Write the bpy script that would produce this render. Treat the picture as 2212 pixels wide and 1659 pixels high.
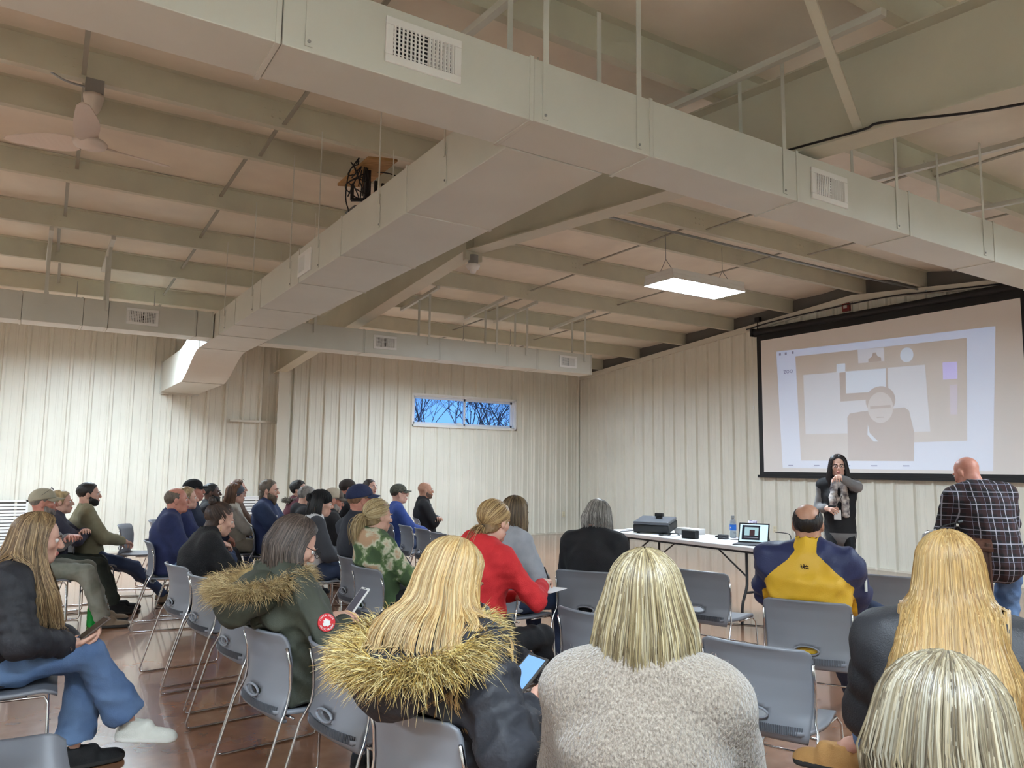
import bpy, bmesh, math, random
import numpy as np
from mathutils import Vector, Matrix, Quaternion
random.seed(7); RNG = np.random.default_rng(7)
for o in list(bpy.data.objects): bpy.data.objects.remove(o)
SC = bpy.context.scene; COL = SC.collection
# ------------------------------------------------------------------ camera, world, exposure
cam = bpy.data.cameras.new('camera'); co = bpy.data.objects.new('camera', cam); COL.objects.link(co)
cam.sensor_fit = 'HORIZONTAL'; cam.sensor_width = 36.0; cam.lens = 36.0 * 1652.8 / 2212.0; cam.clip_start = 0.05; cam.clip_end = 200
CAMR = ((0.8433, -0.0691, -0.5330), (-0.5373, -0.0870, -0.8389), (0.0116, 0.9938, -0.1100))
co.matrix_world = Matrix.Translation((0, 0, 1.45)) @ Matrix(CAMR).to_4x4()
SC.camera = co
wd = bpy.data.worlds.new('world'); SC.world = wd; wd.use_nodes = True
wd.node_tree.nodes['Background'].inputs[0].default_value = (0.20, 0.45, 0.95, 1)
wd.node_tree.nodes['Background'].inputs[1].default_value = 1.3
vs = SC.view_settings; vs.view_transform = 'Standard'; vs.look = 'None'; vs.gamma = 1; vs.exposure = 0.37
vs.use_curve_mapping = False
LAMP = 105.0           # radiance of the tubes in each strip fixture
# fixture centres: the one in view, two behind the wall ducts, the rest out of frame
FIXTURES = [((6.75, 6.50, 3.70), 'white fluorescent high bay fixture glowing in front of the projection screen'),
            ((0.95, 11.75, 3.46), 'fluorescent fixture hidden behind the wall duct on the left'),
            ((6.75, 11.45, 3.45), 'fluorescent fixture hidden behind the wall duct below the window bay'),
            ((6.75, 0.55, 3.45), 'fluorescent fixture over the near side of the stage end'),
            ((0.35, -0.05, 3.35), 'fluorescent fixture above the back row by the near wall'),
            ((-4.2, 6.60, 3.70), 'fluorescent fixture in the next bay under the ridge'),
            ((-3.4, 11.6, 3.40), 'fluorescent fixture in the next bay near the far wall'),
            ((-4.2, 1.20, 3.30), 'fluorescent fixture in the next bay near the back wall')]
XB, YA, YN, XL = 11.03, 14.33, -0.75, -7.0       # right wall, far wall, near wall, left wall
YR = 7.2
def zp(y): return 4.289 - 0.0875 * abs(y - YR)    # underside of the purlins
def zroof(y): return zp(y) + 0.23

# ------------------------------------------------------------------ helpers
def lin(c):
    out = []
    for v in c[:3]:
        v = v / 255.0
        out.append(v / 12.92 if v <= 0.04045 else ((v + 0.055) / 1.055) ** 2.4)
    return (*out, 1.0)
MATS = {}
def mat(name, c, rough=0.6, metal=0.0, c2=None, nscale=8.0, bump=0.0, bscale=40.0, emit=0, alpha=None, trans=0, attr=None, sheen=0, detail=4, stretch=None, spec=0.5):
    if name in MATS: return MATS[name]
    m = bpy.data.materials.new(name); m.use_nodes = True; nt = m.node_tree; b = nt.nodes['Principled BSDF']
    b.inputs['Base Color'].default_value = lin(c); b.inputs['Roughness'].default_value = rough; b.inputs['Metallic'].default_value = metal
    b.inputs['Specular IOR Level'].default_value = spec
    if trans: b.inputs['Transmission Weight'].default_value = trans; b.inputs['IOR'].default_value = 1.33
    if sheen: b.inputs['Sheen Weight'].default_value = sheen
    tc = nt.nodes.new('ShaderNodeTexCoord')
    def coords():
        if stretch is None: return tc.outputs['Object']
        mp = nt.nodes.new('ShaderNodeMapping'); mp.inputs['Scale'].default_value = stretch
        nt.links.new(tc.outputs['Object'], mp.inputs['Vector']); return mp.outputs['Vector']
    if attr:
        a = nt.nodes.new('ShaderNodeAttribute'); a.attribute_name = attr
        nt.links.new(a.outputs['Color'], b.inputs['Base Color'])
    elif c2 is not None:
        n = nt.nodes.new('ShaderNodeTexNoise'); n.inputs['Scale'].default_value = nscale; n.inputs['Detail'].default_value = detail
        nt.links.new(coords(), n.inputs['Vector'])
        r = nt.nodes.new('ShaderNodeValToRGB'); r.color_ramp.elements[0].position = 0.35; r.color_ramp.elements[1].position = 0.65
        r.color_ramp.elements[0].color = lin(c); r.color_ramp.elements[1].color = lin(c2)
        nt.links.new(n.outputs['Fac'], r.inputs['Fac']); nt.links.new(r.outputs['Color'], b.inputs['Base Color'])
    if bump:
        n = nt.nodes.new('ShaderNodeTexNoise'); n.inputs['Scale'].default_value = bscale; n.inputs['Detail'].default_value = 3
        nt.links.new(coords(), n.inputs['Vector'])
        bp = nt.nodes.new('ShaderNodeBump'); bp.inputs['Strength'].default_value = bump; bp.inputs['Distance'].default_value = 0.01
        nt.links.new(n.outputs['Fac'], bp.inputs['Height']); nt.links.new(bp.outputs['Normal'], b.inputs['Normal'])
    if emit:
        b.inputs['Emission Color'].default_value = lin(c); b.inputs['Emission Strength'].default_value = emit
    MATS[name] = m; return m
def tag(o, label=None, cat=None, group=None, kind=None):
    if label: o['label'] = label
    if cat: o['category'] = cat
    if group: o['group'] = group
    if kind: o['kind'] = kind
    return o
def link(o, parent=None):
    COL.objects.link(o)
    if parent is not None: o.parent = parent
    return o
def empty(name, loc=(0, 0, 0), rz=0.0, parent=None):
    o = bpy.data.objects.new(name, None); o.empty_display_size = 0.1; o.location = loc; o.rotation_euler = (0, 0, rz); return link(o, parent)
class MB:
    """collects verts / faces; build() links ONE mesh object"""
    def __init__(s): s.v = []; s.f = []; s.m = []; s.mi = 0; s.smooth = False
    def add(s, vs_, fs_, mi=None):
        n = len(s.v); s.v += [tuple(p) for p in vs_]; s.f += [tuple(i + n for i in f) for f in fs_]; s.m += [s.mi if mi is None else mi] * len(fs_)
        return s
    def box(s, a, b, M=None, mi=None):
        (x0, y0, z0), (x1, y1, z1) = a, b
        vs_ = [Vector(p) for p in ((x0, y0, z0), (x1, y0, z0), (x1, y1, z0), (x0, y1, z0), (x0, y0, z1), (x1, y0, z1), (x1, y1, z1), (x0, y1, z1))]
        if M is not None: vs_ = [M @ p for p in vs_]
        return s.add(vs_, [(0, 3, 2, 1), (4, 5, 6, 7), (0, 1, 5, 4), (1, 2, 6, 5), (2, 3, 7, 6), (3, 0, 4, 7)], mi)
    def bar(s, p, q, w, h=None, up=(0, 0, 1), mi=None):
        p = Vector(p); q = Vector(q); d = (q - p); L = d.length; d.normalize(); h = h or w
        u = Vector(up); x = d.cross(u)
        if x.length < 1e-4: x = d.cross(Vector((1, 0, 0)))
        x.normalize(); z = x.cross(d); M = Matrix((x, d, z)).transposed().to_4x4(); M.translation = p
        return s.box((-w / 2, 0, -h / 2), (w / 2, L, h / 2), M, mi)
    def tube(s, pts, r, n=8, mi=None, cap=True):
        pts = [Vector(p) for p in pts]; k = len(pts); rs = r if isinstance(r, (list, tuple)) else [r] * k
        vs_ = []; prev = None
        for i, p in enumerate(pts):
            t = (pts[min(i + 1, k - 1)] - pts[max(i - 1, 0)]).normalized()
            if prev is None:
                a = Vector((0, 0, 1)) if abs(t.z) < 0.9 else Vector((1, 0, 0)); x = t.cross(a).normalized()
            else:
                x = (prev - t * prev.dot(t)).normalized()
            prev = x; y = t.cross(x)
            for j in range(n):
                a = 2 * math.pi * j / n; vs_.append(p + (x * math.cos(a) + y * math.sin(a)) * rs[i])
        fs_ = [(i * n + j, i * n + (j + 1) % n, (i + 1) * n + (j + 1) % n, (i + 1) * n + j) for i in range(k - 1) for j in range(n)]
        if cap: fs_ += [tuple(range(n - 1, -1, -1)), tuple(range((k - 1) * n, k * n))]
        return s.add(vs_, fs_, mi)
    def lathe(s, prof, n=24, M=None, mi=None):
        vs_ = []; fs_ = []
        for r, z in prof:
            for j in range(n):
                a = 2 * math.pi * j / n; p = Vector((r * math.cos(a), r * math.sin(a), z)); vs_.append(M @ p if M is not None else p)
        k = len(prof)
        fs_ = [(i * n + j, i * n + (j + 1) % n, (i + 1) * n + (j + 1) % n, (i + 1) * n + j) for i in range(k - 1) for j in range(n)]
        fs_ += [tuple(range(n - 1, -1, -1)), tuple(range((k - 1) * n, k * n))]
        return s.add(vs_, fs_, mi)
    def prism(s, poly, off, mi=None):
        """planar polygon (3-D points) extruded by vector off"""
        n = len(poly); off = Vector(off); vs_ = [Vector(p) for p in poly] + [Vector(p) + off for p in poly]
        fs_ = [tuple(range(n - 1, -1, -1)), tuple(range(n, 2 * n))] + [(i, (i + 1) % n, n + (i + 1) % n, n + i) for i in range(n)]
        return s.add(vs_, fs_, mi)
    def mesh(s, name, mats):
        me = bpy.data.meshes.new(name); me.from_pydata(s.v, [], s.f)
        for m_ in (mats if isinstance(mats, (list, tuple)) else [mats]): me.materials.append(m_)
        if any(s.m): me.polygons.foreach_set('material_index', s.m)
        if s.smooth: me.shade_smooth()
        return me
    def build(s, name, mats, parent=None, loc=None, bevel=0.0):
        o = bpy.data.objects.new(name, s.mesh(name, mats)); link(o, parent)
        if loc is not None: o.location = loc
        fix_normals(o.data, bevel)
        return o
def fix_normals(me, bevel=0.0, smooth_angle=None):
    bm = bmesh.new(); bm.from_mesh(me); bmesh.ops.recalc_face_normals(bm, faces=bm.faces)
    if bevel: bmesh.ops.bevel(bm, geom=list(bm.edges), offset=bevel, segments=2, affect='EDGES', profile=0.5)
    bm.to_mesh(me); bm.free()
def catmull(pts, n=6):
    pts = [Vector(p) for p in pts]; out = []; P = [pts[0]] + pts + [pts[-1]]
    for i in range(1, len(P) - 2):
        a, b, c, d = P[i - 1], P[i], P[i + 1], P[i + 2]
        for k in range(n):
            t = k / n; out.append(0.5 * ((2 * b) + (c - a) * t + (2 * a - 5 * b + 4 * c - d) * t * t + (3 * b - a - 3 * c + d) * t ** 3))
    out.append(pts[-1]); return out
def copy_tree(o, parent=None):
    c = o.copy(); COL.objects.link(c)
    if parent is not None: c.parent = parent
    for ch in list(o.children): copy_tree(ch, c)
    return c
def text_part(name, s, size, m, parent, M, depth=0.001, align='CENTER'):
    cu = bpy.data.curves.new(name, 'FONT'); cu.body = s; cu.size = size; cu.extrude = depth; cu.align_x = align; cu.align_y = 'CENTER'; cu.resolution_u = 2
    t = bpy.data.objects.new(name, cu); COL.objects.link(t); dg = bpy.context.evaluated_depsgraph_get()
    me = bpy.data.meshes.new_from_object(t.evaluated_get(dg)); bpy.data.objects.remove(t); me.materials.clear(); me.materials.append(m)
    o = bpy.data.objects.new(name, me); link(o, parent); o.matrix_local = M; return o
# ------------------------------------------------------------------ the hall: floor, walls, roof
M_wall = mat('cream_metal_panel', (228, 224, 210), 0.42, c2=(221, 217, 203), nscale=1.2, bump=0.02, bscale=6)
M_trim = mat('cream_trim', (214, 209, 194), 0.5)
M_insul = mat('roof_blanket_vinyl', (232, 224, 206), 0.55, c2=(222, 213, 196), nscale=2.0, bump=0.35, bscale=3.0)
M_purlin = mat('purlin_primer_paint', (206, 202, 180), 0.5, c2=(198, 194, 174), nscale=3)
M_duct = mat('painted_duct', (212, 211, 200), 0.38, c2=(206, 205, 194), nscale=2)
M_dark = mat('dark_gap', (104, 101, 96), 0.8)  # grey darkened to stand in for shade in the rake gap
M_white = mat('white_enamel', (235, 234, 230), 0.35)
M_black = mat('black_plastic', (22, 22, 24), 0.5)
M_steel = mat('grey_conduit', (150, 150, 148), 0.35, 0.6)
M_chrome = mat('chrome_rod', (205, 205, 208), 0.16, 1.0)

def floor_mat():
    m = bpy.data.materials.new('stained_concrete'); m.use_nodes = True; nt = m.node_tree; b = nt.nodes['Principled BSDF']
    tc = nt.nodes.new('ShaderNodeTexCoord')
    n1 = nt.nodes.new('ShaderNodeTexNoise'); n1.inputs['Scale'].default_value = 0.9; n1.inputs['Detail'].default_value = 4; n1.inputs['Roughness'].default_value = 0.62; n1.inputs['Distortion'].default_value = 0.6
    n2 = nt.nodes.new('ShaderNodeTexNoise'); n2.inputs['Scale'].default_value = 7; n2.inputs['Detail'].default_value = 3
    nt.links.new(tc.outputs['Object'], n1.inputs['Vector']); nt.links.new(tc.outputs['Object'], n2.inputs['Vector'])
    r = nt.nodes.new('ShaderNodeValToRGB'); e = r.color_ramp.elements
    e[0].position = 0.28; e[0].color = lin((112, 72, 50)); e[1].position = 0.76; e[1].color = lin((182, 142, 114))
    q = e.new(0.52); q.color = lin((150, 105, 76))
    mx = nt.nodes.new('ShaderNodeMix'); mx.data_type = 'FLOAT'; mx.inputs[0].default_value = 0.3
    nt.links.new(n1.outputs['Fac'], mx.inputs[2]); nt.links.new(n2.outputs['Fac'], mx.inputs[3]); nt.links.new(mx.outputs[0], r.inputs['Fac'])
    nt.links.new(r.outputs['Color'], b.inputs['Base Color'])
    b.inputs['Roughness'].default_value = 0.24; b.inputs['Specular IOR Level'].default_value = 0.6
    b.inputs['Coat Weight'].default_value = 0.6; b.inputs['Coat Roughness'].default_value = 0.06
    bp = nt.nodes.new('ShaderNodeBump'); bp.inputs['Strength'].default_value = 0.05; bp.inputs['Distance'].default_value = 0.02
    n3 = nt.nodes.new('ShaderNodeTexNoise'); n3.inputs['Scale'].default_value = 2.5; nt.links.new(tc.outputs['Object'], n3.inputs['Vector'])
    nt.links.new(n3.outputs['Fac'], bp.inputs['Height']); nt.links.new(bp.outputs['Normal'], b.inputs['Coat Normal'])
    return m
b = MB(); b.box((XL - .2, YN - .2, -0.15), (XB + .2, YA + .2, 0)); tag(b.build('floor', floor_mat()), 'glossy brown stained concrete floor of the hall', kind='structure')

RIB = 0.305
def rib_profile(w=3 * RIB):
    pts = []                                     # (along, proud)
    for k in range(3):
        o = k * RIB
        pts += [(o, 0), (o + .085, 0), (o + .095, .006), (o + .115, .006), (o + .125, 0), (o + .180, 0), (o + .190, .006), (o + .210, .006), (o + .220, 0), (o + .238, 0), (o + .254, .040), (o + .286, .040)]
    pts.append((w, 0)); return pts
PROF = rib_profile()
def panel(parent, u0, u1, zfun0, zfun1, place, name='wall_panel'):
    """one 3 ft ribbed sheet clipped to u0..u1; zfun give bottom and top; place(u,d,z)->xyz"""
    base = math.floor(u0 / (3 * RIB) + 1e-6) * 3 * RIB
    pr = [(base + a, d) for a, d in PROF]
    def at(u):
        for (a, d), (c, e) in zip(pr, pr[1:]):
            if a <= u <= c: return d + (e - d) * (u - a) / max(c - a, 1e-9)
        return 0
    pts = [(u0, at(u0))] + [(a, d) for a, d in pr if u0 + 1e-4 < a < u1 - 1e-4] + [(u1, at(u1))]
    vs_ = []
    for u, d in pts: vs_ += [place(u, d, zfun0(u)), place(u, d, zfun1(u))]
    fs_ = [(2 * i, 2 * i + 2, 2 * i + 3, 2 * i + 1) for i in range(len(pts) - 1)]
    b = MB(); b.add(vs_, fs_); o = bpy.data.objects.new(name, b.mesh(name, M_wall)); link(o, parent); return o
def splits(a, b_, extra=()):
    w = 3 * RIB; k = math.ceil(a / w + 1e-6); out = [a]
    while k * w < b_ - 1e-6: out.append(k * w); k += 1
    out.append(b_); return sorted(set(out + [e for e in extra if a < e < b_]))
# far wall (y = YA) with the strip window
WX0, WX1, WZ0, WZ1 = 6.70, 9.18, 2.33, 2.945
wf = empty('wall_far', (0, YA, 0)); tag(wf, 'far wall of cream ribbed metal panels with the strip window', kind='structure')
pf = lambda u, d, z: (u, -d, z)
cuts = splits(XL, XB, (WX0, WX1))
for u0, u1 in zip(cuts, cuts[1:]):
    if u0 >= WX0 - 1e-6 and u1 <= WX1 + 1e-6:
        panel(wf, u0, u1, lambda u: 0.0, lambda u: WZ0, pf); panel(wf, u0, u1, lambda u: WZ1, lambda u: 3.95, pf)
    else: panel(wf, u0, u1, lambda u: 0.0, lambda u: 3.95, pf)
b = MB(); b.box((XL, 0.05, 0), (WX0 - .02, 0.12, 4.3)); b.box((WX1 + .02, 0.05, 0), (XB + .2, 0.12, 4.3)); b.box((WX0 - .02, .05, 0), (WX1 + .02, .12, WZ0)); b.box((WX0 - .02, .05, WZ1), (WX1 + .02, .12, 4.3)); b.build('sheathing', M_dark, wf)
b = MB(); b.box((XL, -0.035, 0), (XB, 0.0, 0.03)); b.build('base_angle', M_trim, wf)
# frame column and its haunch are part of the far wall; a conduit stub and two louvre grilles hang on it
b = MB(); b.box((3.87, -0.26, 0), (4.08, -0.245, 3.19)); b.box((3.87, -0.015, 0), (4.08, 0, 3.6)); b.box((3.968, -0.245, 0), (3.982, -.015, 3.6)); b.build('column', M_trim, wf)
b = MB(); b.box((3.085, -0.085, 2.235), (3.93, -0.03, 2.275)); b.build('flat_bar', M_trim, wf)
def window():
    w = empty('window_1', (WX0, YA, WZ0)); tag(w, 'wide two-pane sliding strip window high in the far wall', kind='structure')
    W, Hh = WX1 - WX0, WZ1 - WZ0
    b = MB()
    b.box((-.03, -.045, -.035), (W + .03, .0, 0)); b.box((-.03, -.045, Hh), (W + .03, 0, Hh + .035)); b.box((-.035, -.045, -.035), (0, 0, Hh + .035)); b.box((W, -.045, -.035), (W + .035, 0, Hh + .035)); b.build('casing', M_white, w)
    b = MB(); b.box((0, 0, -.002), (W, .16, .02)); b.box((0, 0, Hh - .02), (W, .16, Hh)); b.box((0, 0, 0), (.02, .16, Hh)); b.box((W - .02, 0, 0), (W, .16, Hh)); b.build('jamb', M_white, w)
    M_vinyl = mat('window_vinyl', (225, 230, 240), .35)
    M_glass = bpy.data.materials.new('window_glass'); M_glass.use_nodes = True; nt = M_glass.node_tree; nt.nodes.remove(nt.nodes['Principled BSDF'])
    g = nt.nodes.new('ShaderNodeBsdfGlossy'); g.inputs['Roughness'].default_value = 0.02; t = nt.nodes.new('ShaderNodeBsdfTransparent'); t.inputs[0].default_value = (.85, .93, 1, 1)
    mx = nt.nodes.new('ShaderNodeMixShader'); mx.inputs[0].default_value = 0.05; nt.links.new(t.outputs[0], mx.inputs[1]); nt.links.new(g.outputs[0], mx.inputs[2]); nt.links.new(mx.outputs[0], nt.nodes['Material Output'].inputs[0])
    for k, (a, c, y) in enumerate(((.02, W / 2 + .02, .05), (W / 2 - .02, W - .02, .075))):
        s = MB(); f = .045
        s.box((a, y, .02), (c, y + .03, .02 + f)); s.box((a, y, Hh - .02 - f), (c, y + .03, Hh - .02)); s.box((a, y, .02), (a + f, y + .03, Hh - .02)); s.box((c - f, y, .02), (c, y + .03, Hh - .02))
        so = s.build('sash', M_vinyl, w)
        p = MB(); p.box((a + f, y + .012, .02 + f), (c - f, y + .018, Hh - .02 - f)); p.build('pane', M_glass, so)
        if k == 0: l = MB(); l.box((c - f - .16, y - .012, .03), (c - f - .05, y + .004, .075)); l.build('latch', M_white, so)
window()
# right wall (x = XB), sheets stop at the rake
wr = empty('wall_right', (XB, 0, 0)); tag(wr, 'right end wall of cream ribbed metal panels rising to the ridge', kind='structure')
pr_ = lambda u, d, z: (-d, u, z)
cuts = splits(YN, YA, (YR,))
for u0, u1 in zip(cuts, cuts[1:]): panel(wr, u0, u1, lambda u: 0.0, lambda u: zp(u) - .03, pr_)
b = MB()
for y0, y1 in ((YN, YR), (YR, YA)):
    b.prism([(-.06, y0, zp(y0) - .12), (-.06, y1, zp(y1) - .12), (-.06, y1, zp(y1) - .02), (-.06, y0, zp(y0) - .02)], (.06, 0, 0))
b.build('rake_trim', M_trim, wr)
b = MB(); b.prism([(.05, YN, 0), (.05, YA, 0), (.05, YA, zroof(YA)), (.05, YR, zroof(YR)), (.05, YN, zroof(YN))], (.07, 0, 0)); b.build('rake_gap_backing', M_dark, wr)  # dark backing sheet; its tone paints in the shaded recess above the rake
b = MB(); b.box((-.035, YN, 0), (0, YA, .03)); b.build('base_angle', M_trim, wr)
# near and left walls, out of view, plain sheets
wn = empty('wall_near', (0, YN, 0)); tag(wn, 'wall of cream ribbed metal panels behind the audience', kind='structure')
cuts = splits(XL, XB)
for u0, u1 in zip(cuts, cuts[1:]): panel(wn, u0, u1, lambda u: 0.0, lambda u: 3.95, lambda u, d, z: (u, d, z))
wl = empty('wall_left', (XL, 0, 0)); tag(wl, 'left end wall of cream ribbed metal panels', kind='structure')
cuts = splits(YN, YA)
for u0, u1 in zip(cuts, cuts[1:]): panel(wl, u0, u1, lambda u: 0.0, lambda u: zroof(u), lambda u, d, z: (d, u, z))

# roof: sagging blanket sheets between purlins, purlins, braces, rafter
ce = empty('ceiling', (0, 0, 0)); tag(ce, 'pitched roof underside of blanket insulation, purlins and a tapered steel rafter', kind='structure')
PY = [-0.4, 0.85, 2.12, 3.42, 4.72, 6.05, 7.02, 8.38, 9.70, 10.95, 12.30, 13.55]
edges = [YN - .1] + PY + [YA + .1]
for y0, y1 in zip(edges, edges[1:]):
    for x0, x1 in ((XL - .1, -1.9), (-1.9, 3.93), (3.93, XB + .1)):
        b = MB(); b.smooth = True; n, m_ = 7, 14; vs_ = []
        for i in range(m_ + 1):
            for j in range(n + 1):
                t = j / n; y = y0 + (y1 - y0) * t; x = x0 + (x1 - x0) * i / m_
                s_ = math.sin(math.pi * t)
                vs_.append((x, y, zroof(y) - 0.045 * s_ - 0.012 * s_ * math.sin(x * 4.1 + y0) ))
        b.add(vs_, [(i * (n + 1) + j, i * (n + 1) + j + 1, (i + 1) * (n + 1) + j + 1, (i + 1) * (n + 1) + j) for i in range(m_) for j in range(n)])
        b.build('insulation_sheet', M_insul, ce)
b = MB(); b.prism([(XL - .2, YN - .2, zroof(YN)+ .05), (XL - .2, YR, zroof(YR) + .05), (XL - .2, YA + .2, zroof(YA) + .05), (XL - .2, YA + .2, zroof(YA) + .09), (XL - .2, YR, zroof(YR) + .09), (XL - .2, YN - .2, zroof(YN) + .09)], (XB - XL + .4, 0, 0)); b.build('roof_deck', M_dark, ce)
def purlin(y):
    z = zp(y); t = .007; h = .225; f = .068
    prof = [(0, 0), (f, 0), (f, .022), (f - t, .022), (f - t, t), (t, t), (t, h), (-f, h), (-f, h - t), (0, h - t)]
    b = MB(); b.prism([(XL, y + a, z + c) for a, c in prof], (XB - XL + .05, 0, 0)); return b.build('purlin', M_purlin, ce)
purl = [purlin(y) for y in PY]
# bolts on the purlin laps, braces between purlins
M_brace = mat('brace_steel', (150, 146, 130), 0.5)
for xs, lo in ((( -4.1, 0.18, 1.60), 4), ((6.45, 8.25), 4)):
    for x in xs:
        for k in range(len(PY) - 1):
            y0, y1 = PY[k], PY[k + 1]; xx = x + random.uniform(-.05, .05)
            b = MB()
            if y1 > YR: b.bar((xx, y0 + .01, zp(y0) + .03), (xx + .03, y1 - .01, zp(y1) + .13), .032, .012)
            else: b.bar((xx, y0 + .01, zp(y0) + .13), (xx + .03, y1 - .01, zp(y1) + .03), .032, .012)
            b.build('purlin_brace', M_brace, ce)
for i, y in enumerate(PY):
    b = MB()
    for x in (0.05, 1.45, 6.3, 8.1):
        for dx in (0, .06, .12):
            b.box((x + dx, y - .006, zp(y) + .07), (x + dx + .016, y, zp(y) + .086)); b.box((x + dx, y - .006, zp(y) + .13), (x + dx + .016, y, zp(y) + .146))
    o = b.build('lap_bolts', M_purlin, purl[i])
# rafter: tapered I-beam in the plane x = 3.93, with bolted splice and fly braces
def zrb(y): return 3.185 + (14.2 - y) * .0815 if y > 7 else 3.77 - (7 - y) * .0915
XR = 3.93
ra = empty('rafter', (0, 0, 0), parent=ce)
M_raft = mat('rafter_paint', (208, 204, 184), 0.5, c2=(200, 196, 177), nscale=2)
for y0, y1 in ((YN, 6.98), (7.02, YA)):
    zt0, zt1 = zp(y0) - .005, zp(y1) - .005
    b = MB()
    ys = [y0, y1]
    zb = [zrb(y) for y in ys]
    b.prism([(XR - .005, y0, zb[0]), (XR - .005, y1, zb[1]), (XR - .005, y1, zt1), (XR - .005, y0, zt0)], (.01, 0, 0)); b.build('web', M_raft, ra)
    b = MB(); b.prism([(XR - .10, y0, zb[0] - .012), (XR - .10, y1, zb[1] - .012), (XR - .10, y1, zb[1]), (XR - .10, y0, zb[0])], (.2, 0, 0)); b.build('bottom_flange', M_raft, ra)
    b = MB(); b.prism([(XR - .10, y0, zt0 - .012), (XR - .10, y1, zt1 - .012), (XR - .10, y1, zt1), (XR - .10, y0, zt0)], (.2, 0, 0)); b.build('top_flange', M_raft, ra)
b = MB(); b.box((XR - .10, 6.97, 3.66), (XR + .10, 7.03, zp(7))); b.build('splice_plate', M_raft, ra)
for y, dx, pk in ((6.05, .45, 6.05), (2.45, -1.0, 2.12), (9.7, .6, 9.7), (3.42, .6, 3.42)):
    b = MB(); z0 = zrb(y)
    b.bar((XR + math.copysign(.06, dx), y, z0 + .01), (XR + dx, pk + .03, zp(pk) + .03), .05, .02); b.build('fly_brace', M_raft, ra)
# strut and flat braces
def strut(x, y0, y1, dz=-.03, w=.045):
    b = MB(); b.bar((x, y0, zp(y0) + dz), (x, y1, zp(y1) + dz), w, w); return b
# ------------------------------------------------------------------ strip lights
M_tube = mat('lit_diffuser', (221, 239, 254), .5, emit=LAMP)
def fixture(loc, label):
    t = empty('light_fixture', loc); tag(t, label, 'light', 'strip light fixtures under the roof')
    L, W = .60, .235
    b = MB(); b.box((-L, -W, .02), (L, W, .07)); b.box((-L + .1, -.09, .07), (L - .1, .09, .11)); b.build('housing', M_white, t, bevel=.004)
    for s in (-1, 1):
        b = MB(); b.prism([(-L, s * W, .02), (L, s * W, .02), (L, s * (W + .02), -.055), (-L, s * (W + .02), -.055)], (0, -s * .006, 0)); b.build('side_reflector', M_white, t)
        b = MB(); b.prism([(s * L, -W, .02), (s * L, W, .02), (s * (L + .005), W + .02, -.055), (s * (L + .005), -W - .02, -.055)], (-s * .006, 0, 0)); b.build('end_cap', M_white, t)
    b = MB(); b.box((-L + .01, -W + .012, -.012), (L - .01, W - .012, .012)); b.build('diffuser', M_tube, t)
    for s in (-1, 1):
        x = s * .48; top = zp(loc[1]) - loc[2] + .02
        b = MB(); b.tube([(x, -.1, .10), (x, 0, .24), (x, 0, top)], .004, 5); b.tube([(x, .1, .10), (x, 0, .24)], .004, 5); b.build('chain', M_steel, t)
for loc, lab in FIXTURES: fixture(loc, lab)

# ------------------------------------------------------------------ ducts
M_reg_in = mat('register_dark', (18, 18, 18), .8)
fin_mesh = MB().box((-.004, -.016, -.068), (.004, .012, .068)).mesh('fin', M_white)
barv_mesh = MB().box((-.14, .004, -.0025), (.14, .016, .0025)).mesh('cross_fin', M_white)
def register(parent, loc, rz):
    """white supply grille; local -y faces the room, width along x"""
    r = MB(); w, h, f = .175, .098, .034
    r.box((-w, -.012, -h), (w, 0, -h + f)); r.box((-w, -.012, h - f), (w, 0, h)); r.box((-w, -.012, -h + f), (-w + f, 0, h - f)); r.box((w - f, -.012, -h + f), (w, 0, h - f))
    o = r.build('register', M_white, parent, loc, bevel=.003); o.rotation_euler = (0, 0, rz)
    d = MB(); d.box((-w + f - .005, -.003, -h + f - .005), (w - f + .005, -.001, h - f + .005)); d.build('register_back', M_reg_in, o)
    for k in range(15):
        c = bpy.data.objects.new('fin', fin_mesh); link(c, o); c.location = (-.128 + k * .0183, 0.002, 0); c.rotation_euler = (0, 0, (-1 if k < 8 else .9) * .5)
    for k in range(7):
        c = bpy.data.objects.new('cross_fin', barv_mesh); link(c, o); c.location = (0, -.011, -.054 + k * .018)
def duct_box(parent, a, c, axis, name='duct_section'):
    b = MB(); b.box(a, c); o = b.build(name, M_duct, parent, bevel=.004)
    f = MB(); e = .006; a = list(a); c = list(c)                      # standing slip joint at the far end
    p, q = [v - e for v in a], [v + e for v in c]; p[axis] = c[axis] - .022; q[axis] = c[axis] - .002
    f.box(p, q); f.build('slip_joint', M_duct, o); return o
def strap(parent, x, y, z0, z1, w=.03, t=.004, ax='x'):
    b = MB()
    if ax == 'x': b.box((x - w / 2, y - t, z0), (x + w / 2, y, z1))
    else: b.box((x - t, y - w / 2, z0), (x, y + w / 2, z1))
    o = b.build('hanger_strap', M_duct, parent)
    s = MB(); 
    if ax == 'x': s.tube([(x, y - t - .004, z0 + .02), (x, y - t, z0 + .02)], .007, 8)
    else: s.tube([(x - t - .004, y, z0 + .02), (x - t, y, z0 + .02)], .007, 8)
    s.build('screw', M_steel, o); return o
ZD = 3.035
d = empty('main_air_duct', (0, 0, 0)); tag(d, 'long cream rectangular air duct crossing the hall below the rafter', 'air duct')
y0, y1, zt = 2.78, 3.09, 3.337
xs = [XL + .3, -5.3, -4.1, -2.9, -1.7, -.45, .717, 1.866, 2.60, 3.76, 4.93, 6.05, 7.2, 8.4, 9.6, XB - .08]
for a, c in zip(xs, xs[1:]): duct_box(d, (a + .002, y0, ZD), (c - .002, y1, zt), 0)
register(d, (1.307, y0, 3.192), 0); register(d, (4.045, y0, 3.177), 0)
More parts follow.
